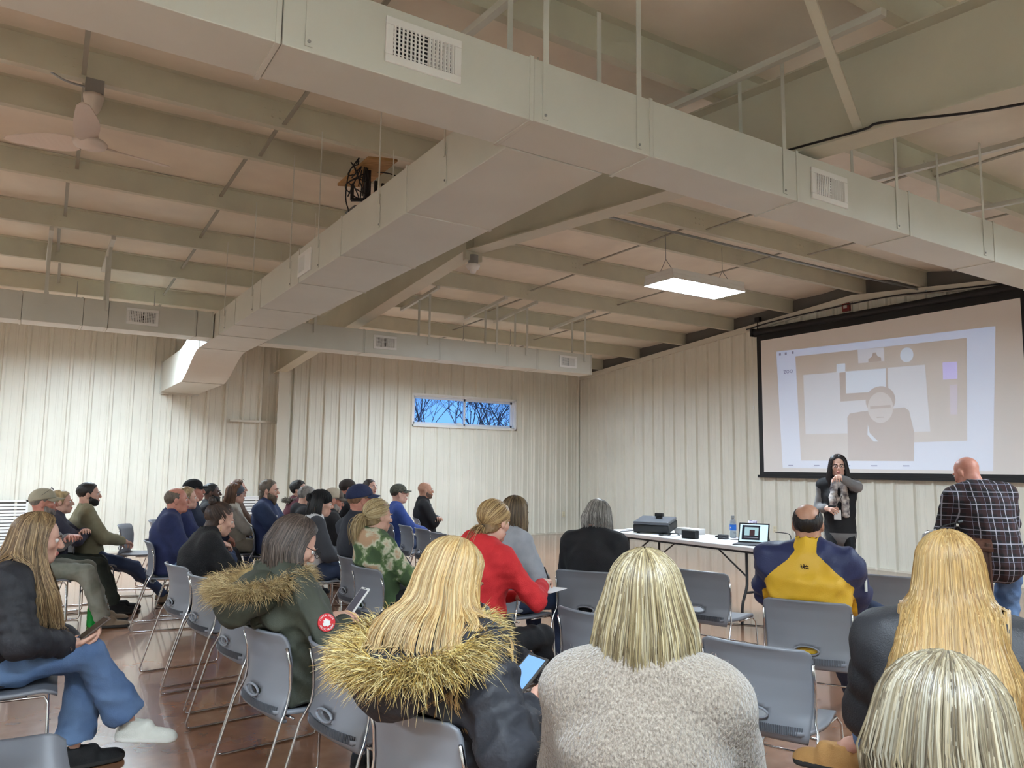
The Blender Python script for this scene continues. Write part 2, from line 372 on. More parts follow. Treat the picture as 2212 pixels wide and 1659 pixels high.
for x in (-4.4, -2.1, .82, 1.93, 2.505, 3.63, 4.775, 5.89, 7.4, 9.0):
    strap(d, x, y0 - .002, ZD + .02, zp(y0) + .02); strap(d, x, y1 + .006, zt - .1, zp(y1) + .02)
for x in (-2.1, .82, 1.99, 3.60, 4.84, 5.95, 7.4):
    b = MB(); b.bar((x, 2.12, zp(2.12) - .022), (x, 3.95, zp(3.95) - .05), .045, .04); b.build('angle_strut', M_duct, d)
d = empty('branch_air_duct', (0, 0, 0)); tag(d, 'cream branch duct running back to the far wall with an S-bend drop', 'air duct')
x0, x1 = 1.92, 2.535
ys = [3.10, 4.30, 5.47, 6.52, 7.80, 8.9, 9.72]
for a, c in zip(ys, ys[1:]): duct_box(d, (x0, a + .002, ZD), (x1, c - .002, zt), 1)
duct_box(d, (x0, 9.72, ZD), (x1, 10.95, zt + .01), 1)
register(d, (x0, 6.33, 3.178), -math.pi / 2)
for y in (3.75, 4.71, 5.97, 6.75, 8.09, 9.4):
    strap(d, x0 - .001, y, ZD + .02, ZD + .25, ax='y', w=.02)
    b = MB(); b.tube([(x0 - .012, y, ZD + .18), (x0 - .012, y, zp(y) + .02)], .005, 6); b.build('hanger_rod', M_duct, d)
    b = MB(); b.tube([(x1 + .012, y, ZD + .18), (x1 + .012, y, zp(y) + .02)], .005, 6); b.build('hanger_rod', M_duct, d)
def sbend():
    n = 14; lo, hi = [], []
    for i in range(n + 1):
        t = i / n; s_ = t * t * (3 - 2 * t)
        lo.append((10.95 + (12.30 - 10.95) * t, ZD + (2.69 - ZD) * s_)); hi.append((10.95 + .45 + (12.6 - 11.4) * t, zt + (3.20 - zt) * s_))
    lo = lo + [(YA - .03, 2.69)]; hi = [(10.95, zt)] + hi + [(YA - .03, 3.20)]; lo = [lo[0]] + lo
    b = MB(); vs_ = []; k = len(lo)
    for (ya, za), (yb, zb) in zip(lo, hi): vs_ += [(x0, ya, za), (x1, ya, za), (x1, yb, zb), (x0, yb, zb)]
    fs_ = [(4 * i + j, 4 * i + (j + 1) % 4, 4 * i + 4 + (j + 1) % 4, 4 * i + 4 + j) for i in range(k - 1) for j in range(4)] + [(0, 1, 2, 3), (4 * k - 4, 4 * k - 3, 4 * k - 2, 4 * k - 1)]
    b.add(vs_, fs_); o = b.build('s_bend', M_duct, d)
    f = MB(); f.box((x0 - .015, YA - .06, 2.66), (x1 + .015, YA - .035, 3.23)); f.build('wall_flange', M_duct, o)
    for y in (12.25,): f = MB(); f.box((x0 - .006, y, 2.684), (x1 + .006, y + .02, 2.70)); f.build('seam_lip', M_duct, o)
sbend()
def wall_duct(name, label, xs, regs, rods, ytop):
    d = empty(name, (0, 0, 0)); tag(d, label, 'air duct')
    for a, c in zip(xs, xs[1:]): duct_box(d, (a + .002, 10.0, ZD), (c - .002, 10.33, 3.36), 0)
    for x in regs: register(d, (x, 10.0, 3.205), 0)
    for x in rods:
        for y in (9.985, 10.345):
            b = MB(); b.box((x - .017, y - .004, ZD + .2), (x + .017, y + .004, zp(10.2) + .0)); b.build('hanger_strap', M_duct, d)
        b = MB(); b.bar((x, 9.72, zp(9.72) - .025), (x, 11.0, zp(11.0) - .025), .045, .045); b.build('angle_strut', M_duct, d)
    return d
wall_duct('wall_air_duct', 'cream air duct along the far wall left of the branch', [XL + .3, -5.5, -4.3, -3.1, -1.9, -.9, -.12, .478, .736, 1.712, 1.91], (1.10, -2.6), (-4.8, -2.5, .10, .712), 0)
wall_duct('wall_air_duct', 'cream air duct along the far wall right of the branch with two grilles', [2.545, 3.915, 5.10, 6.273, 6.842, 7.93], (4.217, 7.436), (3.2, 4.90, 6.06, 6.62, 7.78), 0)

# ------------------------------------------------------------------ things on the roof
def ceiling_fan():
    t = empty('ceiling_fan', (.255, 6.09, 3.70)); tag(t, 'white three-blade ceiling fan hanging from a purlin', 'fan')
    M_fan = mat('fan_white', (226, 214, 202), .4)
    b = MB(); b.box((-.06, -.06, .40), (.06, .05, .50)); b.build('junction_box', M_steel, t)
    b = MB(); b.smooth = True; b.lathe([(.035, .27), (.05, .30), (.066, .37), (.068, .40), (.0, .40)], 24); b.build('canopy', M_fan, t)
    b = MB(); b.tube([(0, 0, .05), (0, 0, .3)], .014, 10); b.build('downrod', M_fan, t)
    b = MB(); b.smooth = True; b.lathe([(.0, -.005), (.06, .0), (.105, .018), (.115, .04), (.10, .055), (.055, .075), (.045, .12), (.03, .15), (0, .15)], 28); b.build('motor_housing', M_fan, t)
    for a in (147.6, 22.3, 262):
        n = 12; vs_ = []; a = math.radians(a)
        for i in range(n + 1):
            s_ = i / n; r = .10 + .52 * s_; w = .035 + .035 * math.sin(math.pi * min(s_ * 1.05, 1) ** .7) + .02 * (1 - s_)
            if s_ > .9: w *= math.sqrt(max(0.02, 1 - ((s_ - .9) / .1) ** 2))
            tw = .45 * (1 - .6 * s_); zz = .035 + .03 * s_
            for e, dz in ((-1, 0), (1, 0), (1, .008), (-1, .008)):
                lx, ly, lz = r, e * w * math.cos(tw), e * w * math.sin(tw) + zz + dz
                vs_.append((lx * math.cos(a) - ly * math.sin(a), lx * math.sin(a) + ly * math.cos(a), lz))
        b = MB(); b.smooth = False
        b.add(vs_, [(4 * i + j, 4 * i + (j + 1) % 4, 4 * i + 4 + (j + 1) % 4, 4 * i + 4 + j) for i in range(n) for j in range(4)] + [(0, 1, 2, 3), (4 * n, 4 * n + 1, 4 * n + 2, 4 * n + 3)]); b.build('blade', M_fan, t)
    b = MB(); b.tube(catmull([(-.05, 0, .45), (-.2, -.01, .46), (-.36, -.02, .53), (-.55, -.02, .55), (-1.6, -.02, .56), (-3.4, -.02, .56)], 5), .008, 6); b.build('conduit', M_steel, t)
ceiling_fan()
def projector_mount():
    t = empty('projector_mount', (2.5, 6.45, 3.80)); tag(t, 'black projector bracket with plywood and tangled cables on a purlin', 'bracket')
    M_ply = mat('plywood', (178, 138, 88), .7, c2=(150, 110, 66), nscale=6, stretch=(1, 8, 1))
    b = MB(); M_ = Matrix.Translation((.02, .05, .36)) @ Matrix.Rotation(-.15, 4, 'Y'); b.box((-.14, -.36, 0), (.14, .42, .025), M_); b.build('plywood_board', M_ply, t)
    b = MB(); b.box((-.03, -.03, -.04), (.02, .02, .36)); b.build('drop_pole', M_black, t)
    b = MB(); b.bar((-.18, -.1, .02), (.2, .12, .16), .03); b.bar((-.18, -.1, .02), (-.18, -.1, .16), .025); b.bar((.2, .12, .16), (.2, .12, .32), .025); b.bar((.1, .05, .12), (.1, .05, .30), .025); b.bar((0, 0, .08), (0, 0, .26), .05); b.build('bracket_arms', M_black, t)
    b = MB(); b.box((-.16, -.12, -.06), (.18, .12, -.03)); b.build('tray', mat('tray_grey', (90, 92, 96), .5), t)
    rr = random.Random(3)
    for k in range(7):
        b = MB(); p = [(rr.uniform(-.2, -.02), rr.uniform(-.15, .05), rr.uniform(.05, .45)) for _ in range(5)]; b.tube(catmull(p, 5), .006, 5); b.build('cable', M_black, t)
    b = MB(); b.tube(catmull([(-.05, -.05, .4), (-.2, -.1, .3), (-.22, -.05, .05), (-.15, 0, -.12), (-.16, .02, -.3)], 6), .006, 5); b.build('cable', M_black, t)
    b = MB(); b.tube(catmull([(.05, .05, .38), (.2, -.05, .36), (.35, -.1, .3), (.6, -.2, .2)], 6), .006, 5); b.build('cable', M_black, t)
projector_mount()
t = empty('smoke_detector', (3.93, 6.99, 3.56)); tag(t, 'white smoke detector on a grey box under the rafter splice', 'smoke detector')
b = MB(); b.smooth = False; b.lathe([(0, .06), (.055, .06), (.055, .16), (0, .16)], 20); b.build('junction_box', M_steel, t)
b = MB(); b.smooth = True; b.lathe([(0, -.03), (.03, -.03), (.036, -.005), (.06, .01), (.075, .035), (.075, .06), (0, .06)], 24); b.build('detector_head', M_white, t)
b = MB(); b.lathe([(0, .16), (.008, .16), (.008, .215), (0, .215)], 8); b.build('stem', M_steel, t)
t = empty('fire_strobe', (XB - .035, 7.30, 4.085)); tag(t, 'small red fire alarm strobe on the end wall above the screen', 'alarm')
b = MB(); b.box((-.05, -.065, -.065), (0, .065, .065)); b.build('strobe_body', mat('alarm_red', (120, 28, 26), .4), t, bevel=.008)
b = MB(); b.box((-.062, -.03, -.02), (-.05, .03, .03)); b.build('strobe_lens', mat('lens_clear', (190, 180, 176), .15), t)
b = MB(); b.box((0, -.08, -.08), (.03, .08, .08)); b.build('mounting_plate', M_trim, t)
b = MB(); b.tube(catmull([(3.80, 3.06, 3.42), (3.81, 2.86, 3.40), (3.81, 2.40, 3.345), (3.81, 2.26, 3.338), (3.80, 1.59, 3.16), (3.8, .6, 3.05), (3.8, YN + .02, 3.0)], 6), .007, 6)
tag(b.build('black_cable', M_black), 'black cable draped along the rafter flange above the main duct', 'cable')
b = MB(); b.tube(catmull([(3.98, 6.25, 4.17), (6, 6.2, 4.165), (9, 6.2, 4.165), (10.9, 6.15, 4.16), (XB - .07, 6.0, 4.10)], 4), .014, 8)
tag(b.build('conduit', M_steel), 'grey conduit run along a purlin above the hanging light', 'conduit')
b = MB(); b.tube(catmull([(XB - .08, 9.3, 4.02), (XB - .08, 8.6, 4.08), (XB - .08, 7.4, 4.12), (XB - .08, 6.5, 4.12), (XB - .08, 6.0, 4.08), (XB - .08, 5.2, 4.02), (XB - .08, 4.0, 3.92)], 5), .012, 6)
tag(b.build('black_cable', M_black), 'black cable running along the rake trim above the screen', 'cable')

# ------------------------------------------------------------------ wall fittings
def grille(x0, x1, z0, z1, label):
    t = empty('wall_grille', (0, YA - .035, 0)); tag(t, label, 'grille', 'louvred grilles on the far wall')
    b = MB(); b.box((x0, -.02, z0), (x1, 0, z0 + .03)); b.box((x0, -.02, z1 - .03), (x1, 0, z1)); b.box((x0, -.02, z0), (x0 + .03, 0, z1)); b.box((x1 - .03, -.02, z0), (x1, 0, z1)); b.build('grille_frame', M_white, t)
    b = MB(); b.box((x0, -.003, z0), (x1, 0, z1)); b.build('backing', M_dark, t)
    n = int((z1 - z0 - .06) / .05); me = MB().box((x0 + .03, -.02, 0), (x1 - .03, -.016, .036)).mesh('slat', M_white)
    for k in range(n):
        o = bpy.data.objects.new('slat', me); link(o, t); o.location = (0, 0, z0 + .035 + k * .05)
grille(-1.3, .13, .10, .88, 'white louvred return grille low on the far wall behind the khaki cap')
grille(3.05, 3.70, .10, .91, 'white louvred return grille low on the far wall behind the navy puffer vest')
def outlet(name, loc, rz, label):
    t = empty(name, loc, rz); tag(t, label, 'outlet')
    b = MB(); b.box((-.036, -.012, -.058), (.036, 0, .058)); b.build('cover_plate', mat('ivory_plate', (224, 216, 190), .4), t, bevel=.003)
    b = MB(); b.box((-.015, -.016, .008), (.015, -.012, .04)); b.box((-.015, -.016, -.04), (.015, -.012, -.008)); b.build('sockets', mat('ivory_socket', (205, 196, 170), .4), t)
outlet('wall_outlet', (XB - .03, 8.82, .47), -math.pi / 2, 'ivory outlet plate on the end wall behind the table')
outlet('wall_outlet', (10.52, YA - .03, .435), 0, 'ivory outlet plate low on the far wall near the corner')

# ------------------------------------------------------------------ projection screen
def screen():
    X = 10.93
    t = empty('projection_screen', (X, 6.9, 1.4)); tag(t, 'large pull-down projection screen with black border showing a video call', 'screen')
    R = lambda y, z, x=0: (x, y - 6.9, z - 1.4)
    M_fab = mat('screen_fabric', (242, 237, 233), .8); M_blk = mat('screen_black', (14, 14, 17), .6)
    b = MB(); b.box(R(4.66, 1.40, 0), R(9.06, 3.92, .004)); b.build('black_border', M_blk, t)
    b = MB(); b.box(R(4.755, 1.452, -.003), R(8.965, 3.765, -.0005)); b.build('white_fabric', M_fab, t)
    b = MB(); b.tube([R(4.45, 3.93), R(9.13, 3.93)], .055, 16); b.build('case', M_blk, t)
    for y in (4.45, 9.13): b = MB(); b.box(R(y - .02, 3.86, -.07), R(y + .02, 4.0, .07)); b.build('case_end', M_blk, t)
    for y in (9.04, 4.6):
        b = MB(); b.box(R(y - .05, 4.12, -.01), R(y + .05, 4.2, .06)); b.tube([R(y, 4.13), R(y, 3.98)], .006, 6); b.build('hanging_bracket', M_blk, t)
    b = MB(); b.box(R(4.60, 1.35, -.012), R(9.10, 1.40, .012)); b.build('bottom_bar', M_blk, t, bevel=.004)
    b = MB(); b.tube([R(9.16, 3.88), R(9.16, 2.6)], .003, 5); b.tube([R(9.16, 2.62), R(9.16, 2.55)], .012, 6); b.build('pull_cord', M_white, t)
    def pm(name, c, e):     # light thrown by the projector on the white fabric
        m = mat('projected_' + name, (242, 237, 233), .8); n = m.node_tree.nodes['Principled BSDF']; n.inputs['Emission Color'].default_value = lin(c); n.inputs['Emission Strength'].default_value = e; return m
    pic = bpy.data.objects.new('projected_image', None); link(pic, t)
    lay = [0]
    def shape(name, pts, m):
        lay[0] += 1; x = -.0035 - .0003 * lay[0]
        b = MB(); b.prism([R(y, z, x) for y, z in pts], (.0003, 0, 0)); return b.build(name, m, pic)
    def ell(c, ry, rz, n=28): return [(c[0] + ry * math.cos(2 * math.pi * k / n), c[1] + rz * math.sin(2 * math.pi * k / n)) for k in range(n)]
    p_bg = pm('window', (135, 190, 255), .20); p_dk = pm('dark', (170, 150, 150), .0); p_bd = pm('board', (165, 208, 255), .13); p_lt = pm('light', (150, 205, 255), .19)
    p_ch = pm('chair', (120, 110, 110), .0); p_vi = pm('violet', (110, 110, 255), .26); p_v2 = pm('violet_soft', (140, 130, 240), .10); p_fc = pm('face', (170, 190, 225), .06); p_fr = pm('frame', (130, 120, 120), .0)
    M_ink = mat('image_ink', (190, 188, 206), .8); M_shade = mat('image_shade', (230, 222, 218), .8)
    shape('call_window', [(8.642, 3.528), (5.077, 3.435), (5.211, 1.497), (8.572, 1.521)], p_bg)
    shape('video_frame', [(8.256, 3.4), (5.455, 3.329), (5.522, 1.906), (6.269, 1.902), (6.281, 1.629), (8.203, 1.643)], p_dk)
    shape('whiteboard', [(8.108, 3.069), (6.055, 3.02), (6.024, 2.051), (8.098, 2.077)], p_bd)
    shape('picture_frame', [(7.435, 3.041), (6.622, 3.03), (6.63, 2.573), (7.435, 2.576)], M_shade)
    shape('picture', [(7.325, 3.04), (6.651, 3.028), (6.667, 2.681), (7.334, 2.697)], p_lt)
    shape('thumbnail', [(7.105, 3.375), (6.67, 3.348), (6.671, 3.142), (7.101, 3.154)], p_bd)
    shape('thumbnail_person', [(6.93, 3.15), (6.93, 3.2), (6.87, 3.23), (6.85, 3.29), (6.80, 3.29), (6.78, 3.23), (6.72, 3.2), (6.72, 3.147)], M_shade)
    shape('round_badge', ell((6.318, 3.194), .1, .11), p_lt)
    shape('violet_panel', [(5.8, 3.021), (5.601, 3.01), (5.609, 2.775), (5.805, 2.778)], p_vi)
    shape('violet_strip', [(5.719, 2.693), (5.613, 2.695), (5.634, 2.274), (5.729, 2.28)], p_v2)
    shape('white_cup', [(7.48, 3.183), (7.328, 3.179), (7.334, 3.043), (7.485, 3.046)], p_lt)
    shape('office_chair', [(7.322, 2.316), (7.28, 2.375), (7.067, 2.399), (6.384, 2.418), (6.321, 2.368), (6.261, 2.059), (6.281, 1.633), (7.336, 1.641)], M_shade)
    shape('hair', ell((6.76, 2.55), .24, .215), M_shade); shape('face', ell((6.765, 2.44), .205, .235), p_fc)
    shape('eye_shadow', [(6.93, 2.47), (6.6, 2.47), (6.6, 2.43), (6.93, 2.43)], M_shade); shape('mouth', [(6.83, 2.30), (6.71, 2.30), (6.71, 2.285), (6.83, 2.285)], M_shade)
    shape('shirt_collar', [(6.978, 2.191), (6.953, 2.06), (6.819, 1.926), (6.895, 1.928), (6.992, 2.037)], p_lt)
    Mt = Matrix.Translation(R(8.40, 3.165, -.012)) @ Matrix(((0, 0, -1), (-1, 0, 0), (0, 1, 0))).to_4x4()
    text_part('lettering', 'zoo', .13, M_ink, pic, Mt, .0003)
    b = MB()
    for k, yy in enumerate((8.56, 8.44, 8.30)): b.box(R(yy - .02, 3.45, -.012), R(yy + .02, 3.49, -.0117))
    for yy in (8.4, 7.9, 7.35, 6.9, 6.4): b.box(R(yy - .05, 1.555, -.012), R(yy + .05, 1.57, -.0117))
    b.build('toolbar_marks', M_ink, pic)
screen()

# ------------------------------------------------------------------ bare trees beyond the window
def bare_tree(x, y, h, seed):
    rr = random.Random(seed); b = MB()
    def grow(p, d, L, r, lev):
        q = p + d * L; m_ = p + d * L * .5 + Vector((rr.uniform(-1, 1), rr.uniform(-1, 1), 0)) * L * .06
        b.tube([p, q] if lev < 3 else [p, m_, q], [r, r * .62] if lev < 3 else [r, r * .82, r * .62], 3 if lev < 4 else 5, cap=False)
        if lev == 0: return
        for k in range(3 if lev > 1 else 3):
            a = Vector((rr.uniform(-1, 1), rr.uniform(-1, 1), rr.uniform(-.1, .7))).normalized()
            grow(p + d * L * rr.uniform(.55, 1), (d * .75 + a * .65).normalized(), L * rr.uniform(.55, .8), r * .55, lev - 1)
    grow(Vector((0, 0, 0)), Vector((0, 0, 1)), h * .36, .05, 6)
    o = b.build('bare_tree', mat('bark_dusk', (84, 82, 90), .9), loc=(x, y, 0)); return o
for k, (x, y, h) in enumerate([(9.6, 21, 6.5), (11.2, 22.5, 7), (12.6, 21.5, 6.3), (13.8, 23, 7.2), (15.2, 22, 6.6), (11.9, 25, 8), (14.6, 26, 8), (10.4, 25.5, 7.5), (13.2, 20, 5.8), (8.9, 23.5, 7), (12.2, 28, 8.5), (16.0, 25, 7.5), (10.9, 20, 5.6)]):
    tag(bare_tree(x, y, h, 30 + k), 'leafless tree seen through the strip window', 'tree', 'bare trees outside the strip window')
b = MB(); b.box((-30, YA + .4, -.3), (45, 60, -.1)); tag(b.build('outdoor_ground', mat('dusk_ground', (60, 62, 58), .9)), 'dusky ground outside beyond the far wall', kind='structure')
# ------------------------------------------------------------------ grey stacking chairs
M_shell = mat('grey_polypropylene', (128, 131, 138), .42, bump=.03, bscale=300)
M_slot = mat('vent_shadow_grey', (84, 87, 93), .5)
def chair_meshes():
    P = [(0, -.150, .402, .190), (.06, -.190, .408, .205), (.14, -.214, .435, .214), (.25, -.222, .485, .219), (.45, -.222, .575, .224), (.65, -.232, .665, .230), (.85, -.255, .748, .234), (.95, -.274, .785, .230), (1, -.288, .800, .205)]
    def prof(v):
        for a, c in zip(P, P[1:]):
            if v <= c[0]: t = (v - a[0]) / (c[0] - a[0]); return [a[i] + (c[i] - a[i]) * t for i in (1, 2, 3)]
        return list(P[-1][1:])
    def pt(u, v):
        y, z, hw = prof(v); bow = .055 * (u * u) * min(1, v * 3); return Vector((u * hw, y + bow, z))
    NU, NV = 36, 34; bm = bmesh.new(); vg = {}
    zc, wx, wz = .515, .058, .021
    for i in range(NU + 1):
        for j in range(NV + 1):
            vg[i, j] = bm.verts.new(pt(-1 + 2 * i / NU, j / NV))
    inside = set()
    for k, v in vg.items():
        if (v.co.x / wx) ** 2 + ((v.co.z - zc) / wz) ** 2 < 1: inside.add(k)
    for i in range(NU):
        for j in range(NV):
            q = [(i, j), (i + 1, j), (i + 1, j + 1), (i, j + 1)]
            n_in = sum(k in inside for k in q)
            if n_in >= 1: continue
            bm.faces.new([vg[k] for k in q])
    for v in [v for v in bm.verts if not v.link_faces]: bm.verts.remove(v)
    for v in bm.verts:                        # pull the hole rim onto the oval
        r = math.sqrt((v.co.x / (wx * 1.02)) ** 2 + ((v.co.z - zc) / (wz * 1.02)) ** 2)
        if r < 1.75 and any(len(e.link_faces) == 1 for e in v.link_edges) and abs(v.co.x) < .1 and .46 < v.co.z < .57:
            v.co.x /= r; v.co.z = zc + (v.co.z - zc) / r
    bmesh.ops.recalc_face_normals(bm, faces=bm.faces); bmesh.ops.solidify(bm, geom=list(bm.faces), thickness=.011)
    bmesh.ops.recalc_face_normals(bm, faces=bm.faces)
    me = bpy.data.meshes.new('back_shell'); bm.to_mesh(me); bm.free(); me.materials.append(M_shell); me.shade_smooth(); out = {'back_shell': me}
    b = MB(); b.smooth = True; ring = [(wx * 1.08 * math.cos(2 * math.pi * k / 24), -.232, zc + wz * 1.15 * math.sin(2 * math.pi * k / 24)) for k in range(25)]; b.tube(ring, .0055, 6, cap=False); out['handle_rim'] = b.mesh('handle_rim', M_shell)
    b = MB()                                   # band of short vent ribs along the lower back
    for k in range(46):
        u = -.86 + 1.72 * k / 45; p, q = pt(u, .15), pt(u, .225); b.bar(p + Vector((0, -.004, 0)), q + Vector((0, -.004, 0)), .0045, .006, up=(0, 1, 0))
    out['vent_ribs'] = b.mesh('vent_ribs', M_slot)
    b = MB(); b.smooth = True; n, m_ = 14, 16; vs_ = []          # seat with a waterfall front
    for i in range(m_ + 1):
        y = -.205 + .445 * i / m_; hw = .205 + .022 * math.sin(math.pi * min(1, i / m_ * 1.1)); dz = -.03 * max(0, (y - .17) / .07) ** 2
        if i in (0, m_): hw -= .02
        for j in range(n + 1):
            u = -1 + 2 * j / n; vs_.append((u * hw, y, .447 + .012 * u * u + dz - .008 * math.sin(math.pi * i / m_)))
    k = len(vs_); vs_ += [(x, y, z - .016) for x, y, z in vs_]; W = n + 1
    fs_ = [(i * W + j, i * W + j + 1, (i + 1) * W + j + 1, (i + 1) * W + j) for i in range(m_) for j in range(n)]; fs_ += [tuple(k + q for q in reversed(f)) for f in fs_]
    bd = [j for j in range(n)]; 
    for j in range(n): fs_ += [(j + 1, j, k + j, k + j + 1), (m_ * W + j, m_ * W + j + 1, k + m_ * W + j + 1, k + m_ * W + j)]
    for i in range(m_): fs_ += [(i * W, (i + 1) * W, k + (i + 1) * W, k + i * W), ((i + 1) * W + n, i * W + n, k + i * W + n, k + (i + 1) * W + n)]
    b.add(vs_, fs_); out['seat'] = b.mesh('seat', M_shell)
    for s in (-1, 1):
        b = MB(); b.smooth = True
        path = [(s * .232, -.205, .74), (s * .233, -.180, .66), (s * .232, -.168, .56), (s * .232, -.172, .50), (s * .246, -.188, .452), (s * .250, -.205, .42), (s * .252, -.268, .22), (s * .252, -.325, .035), (s * .252, -.318, .012), (s * .252, -.29, .007), (s * .250, .17, .007), (s * .248, .205, .010), (s * .246, .215, .03), (s * .226, .205, .40), (s * .21, .190, .425), (s * .21, .0, .425)]
        b.tube(path, .0062, 8); out['frame_rod' + ('' if s < 0 else '_')] = b.mesh('frame_rod', M_chrome)
    b = MB(); b.smooth = True; b.tube([(-.237, .212, .24), (.237, .212, .24)], .0055, 8); out['front_stretcher'] = b.mesh('front_stretcher', M_chrome)
    b = MB(); b.smooth = True; b.tube([(-.232, -.14, .425), (.232, -.14, .425)], .0055, 8); b.tube([(-.21, .12, .425), (.21, .12, .425)], .0055, 8); out['under_bar'] = b.mesh('under_bar', M_chrome)
    for m_ in out.values():
        fix_normals(m_)
        for v in m_.vertices:
            v.co.x *= .97
            if v.co.z > .45: v.co.z = .45 + (v.co.z - .45) * .90; v.co.y += .028 * (v.co.z - .45) / .315
    return out
CM = chair_meshes()
def chair(x, y, az, label):
    t = empty('stacking_chair', (x, y, 0), -math.radians(az)); tag(t, label, 'chair', 'grey stacking chairs of the audience')
    for k, me in CM.items(): link(bpy.data.objects.new(k.rstrip('_'), me), t)
    return t
for x, y, az, lab in [
    (1.19, 5.22, 83, 'empty grey chair next to the person in black fleece, second in its row'),
    (1.21, 4.45, 83, 'empty grey chair just left of the fur-hooded olive parka'),
    (1.26, 2.97, 82, 'empty grey chair between the olive parka and the golden fur hood'),
    (-.03, 3.22, 90, 'empty grey chair at the lower left corner of the picture'),
    (1.22, 9.78, 112, 'empty grey chair under the hand of the person in olive fleece'),
    (1.62, 10.45, 105, 'empty grey chair behind the royal blue pullover, by the far wall'),
    (4.12, 8.52, 96, 'empty grey chair farthest of three before the blue sweater'),
    (4.08, 7.98, 94, 'empty grey chair in the middle of three before the blue sweater'),
    (4.00, 7.42, 92, 'empty grey chair nearest of three before the blue sweater'),
    (2.42, 4.45, 90, 'empty grey chair right of the tie-dye hoodie'),
    (2.58, 3.06, 80, 'empty grey chair seen just left of the head above the oat sweater'),
    (2.72, 2.22, 70, 'empty grey chair between the oat sweater and the yellow windbreaker'),
    (4.20, 3.92, 76, 'empty grey chair with scuffed back standing before the white table'),
    (5.16, 3.17, 68, 'empty grey chair in the front row beyond the yellow windbreaker')]: chair(x, y, az, lab)

# ------------------------------------------------------------------ front table and what is on it
M_tab = mat('blow_moulded_white', (228, 228, 230), .4); M_tleg = mat('table_leg_grey', (58, 60, 64), .4, .3)
tb = empty('folding_table', (6.22, 6.0, 0)); tag(tb, 'long white plastic folding table with grey legs', 'table')
def rounded(x0, x1, y0, y1, r, z, n=5):
    out = []
    for cx, cy, a in ((x1 - r, y1 - r, 0), (x0 + r, y1 - r, 90), (x0 + r, y0 + r, 180), (x1 - r, y0 + r, 270)):
        for k in range(n + 1): t = math.radians(a + 90 * k / n); out.append((cx + r * math.cos(t), cy + r * math.sin(t), z))
    return out
b = MB(); b.prism(rounded(-.38, .38, -1.22, 1.22, .06, .70), (0, 0, .04)); b.build('table_top', M_tab, tb, bevel=.006)
b = MB(); b.box((-.33, -1.12, .675), (-.30, 1.12, .70)); b.box((.30, -1.12, .675), (.33, 1.12, .70)); b.build('apron_rail', M_tleg, tb)
for s in (-1, 1):
    y = s * .86
    for q in (-1, 1):
        b = MB(); b.smooth = True; b.tube(catmull([(q * .24, y, .69), (q * .24, y, .42), (q * .25, y, .33), (q * .31, y, .18), (q * .32, y, .02), (q * .32, y, 0)], 5), .014, 10); b.build('leg', M_tleg, tb)
        b = MB(); b.tube([(q * .24, y, .44), (q * .24, y - s * .38, .69)], .009, 8); b.build('brace', M_tleg, tb)
    b = MB(); b.tube([(-.26, y, .29), (.26, y, .29)], .012, 8); b.build('leg_crossbar', M_tleg, tb)
ZT = .741
t = empty('projector', (6.18, 6.62, ZT), .5); tag(t, 'black and grey video projector tilted up on the table', 'projector')
M_pg = mat('projector_grey', (92, 94, 100), .4)
T_ = Matrix.Translation((0, 0, .035)) @ Matrix.Rotation(math.radians(-9), 4, 'Y')
b = MB(); b.box((-.17, -.21, .0), (.17, .21, .09), T_); b.build('lower_body', M_black, t, bevel=.012)
b = MB(); b.box((-.165, -.205, .09), (.165, .205, .125), T_); b.build('top_cover', M_pg, t, bevel=.01)
b = MB(); b.smooth = True; b.lathe([(0, .17), (.045, .17), (.045, .20), (.035, .20), (0, .195)], 20, T_ @ Matrix.Translation((0, .08, .06)) @ Matrix.Rotation(math.pi / 2, 4, 'Y')); b.build('lens', mat('lens_glass', (30, 34, 50), .08), t)
for x, y, h in ((-.13, -.16, .02), (-.13, .16, .02), (.14, 0, .07)): b = MB(); b.lathe([(0, 0), (.018, 0), (.018, h), (0, h)], 12, Matrix.Translation((x, y, 0))); b.build('foot', M_black, t)
t = empty('webcam', (6.22, 6.60, ZT + .165), .3); tag(t, 'small black webcam perched on top of the projector', 'webcam')
b = MB(); b.box((-.02, -.05, .02), (.02, .05, .06)); b.build('camera_head', M_black, t, bevel=.006)
b = MB(); b.box((-.025, -.03, -.003), (.025, .03, .02)); b.build('clip', M_black, t, bevel=.004)
t = empty('white_box', (6.45, 6.35, ZT)); tag(t, 'low white box behind the projector', 'box'); b = MB(); b.box((-.08, -.16, 0), (.08, .16, .055)); b.build('box_body', M_white, t, bevel=.004); b = MB(); b.box((-.081, -.161, .055), (.081, .161, .062)); b.build('box_lid', M_white, t)
t = empty('speaker', (6.02, 5.92, ZT), .2); tag(t, 'small black portable speaker box on the table edge', 'speaker'); b = MB(); b.box((-.04, -.085, 0), (.04, .085, .085)); b.build('cabinet', M_black, t, bevel=.008); b = MB(); b.box((-.044, -.075, .01), (-.04, .075, .075)); b.build('grille_cloth', mat('speaker_cloth', (36, 36, 38), .9, bump=.4, bscale=200), t)
t = empty('power_brick', (6.30, 5.72, ZT), .2); tag(t, 'small dark adapter block on the table', 'adapter'); b = MB(); b.box((-.03, -.05, 0), (.03, .05, .045)); b.build('brick_body', mat('brick_grey', (48, 48, 52), .5), t, bevel=.006); b = MB(); b.box((-.02, .05, .012), (.02, .085, .03)); b.build('brick_plug', M_black, t)
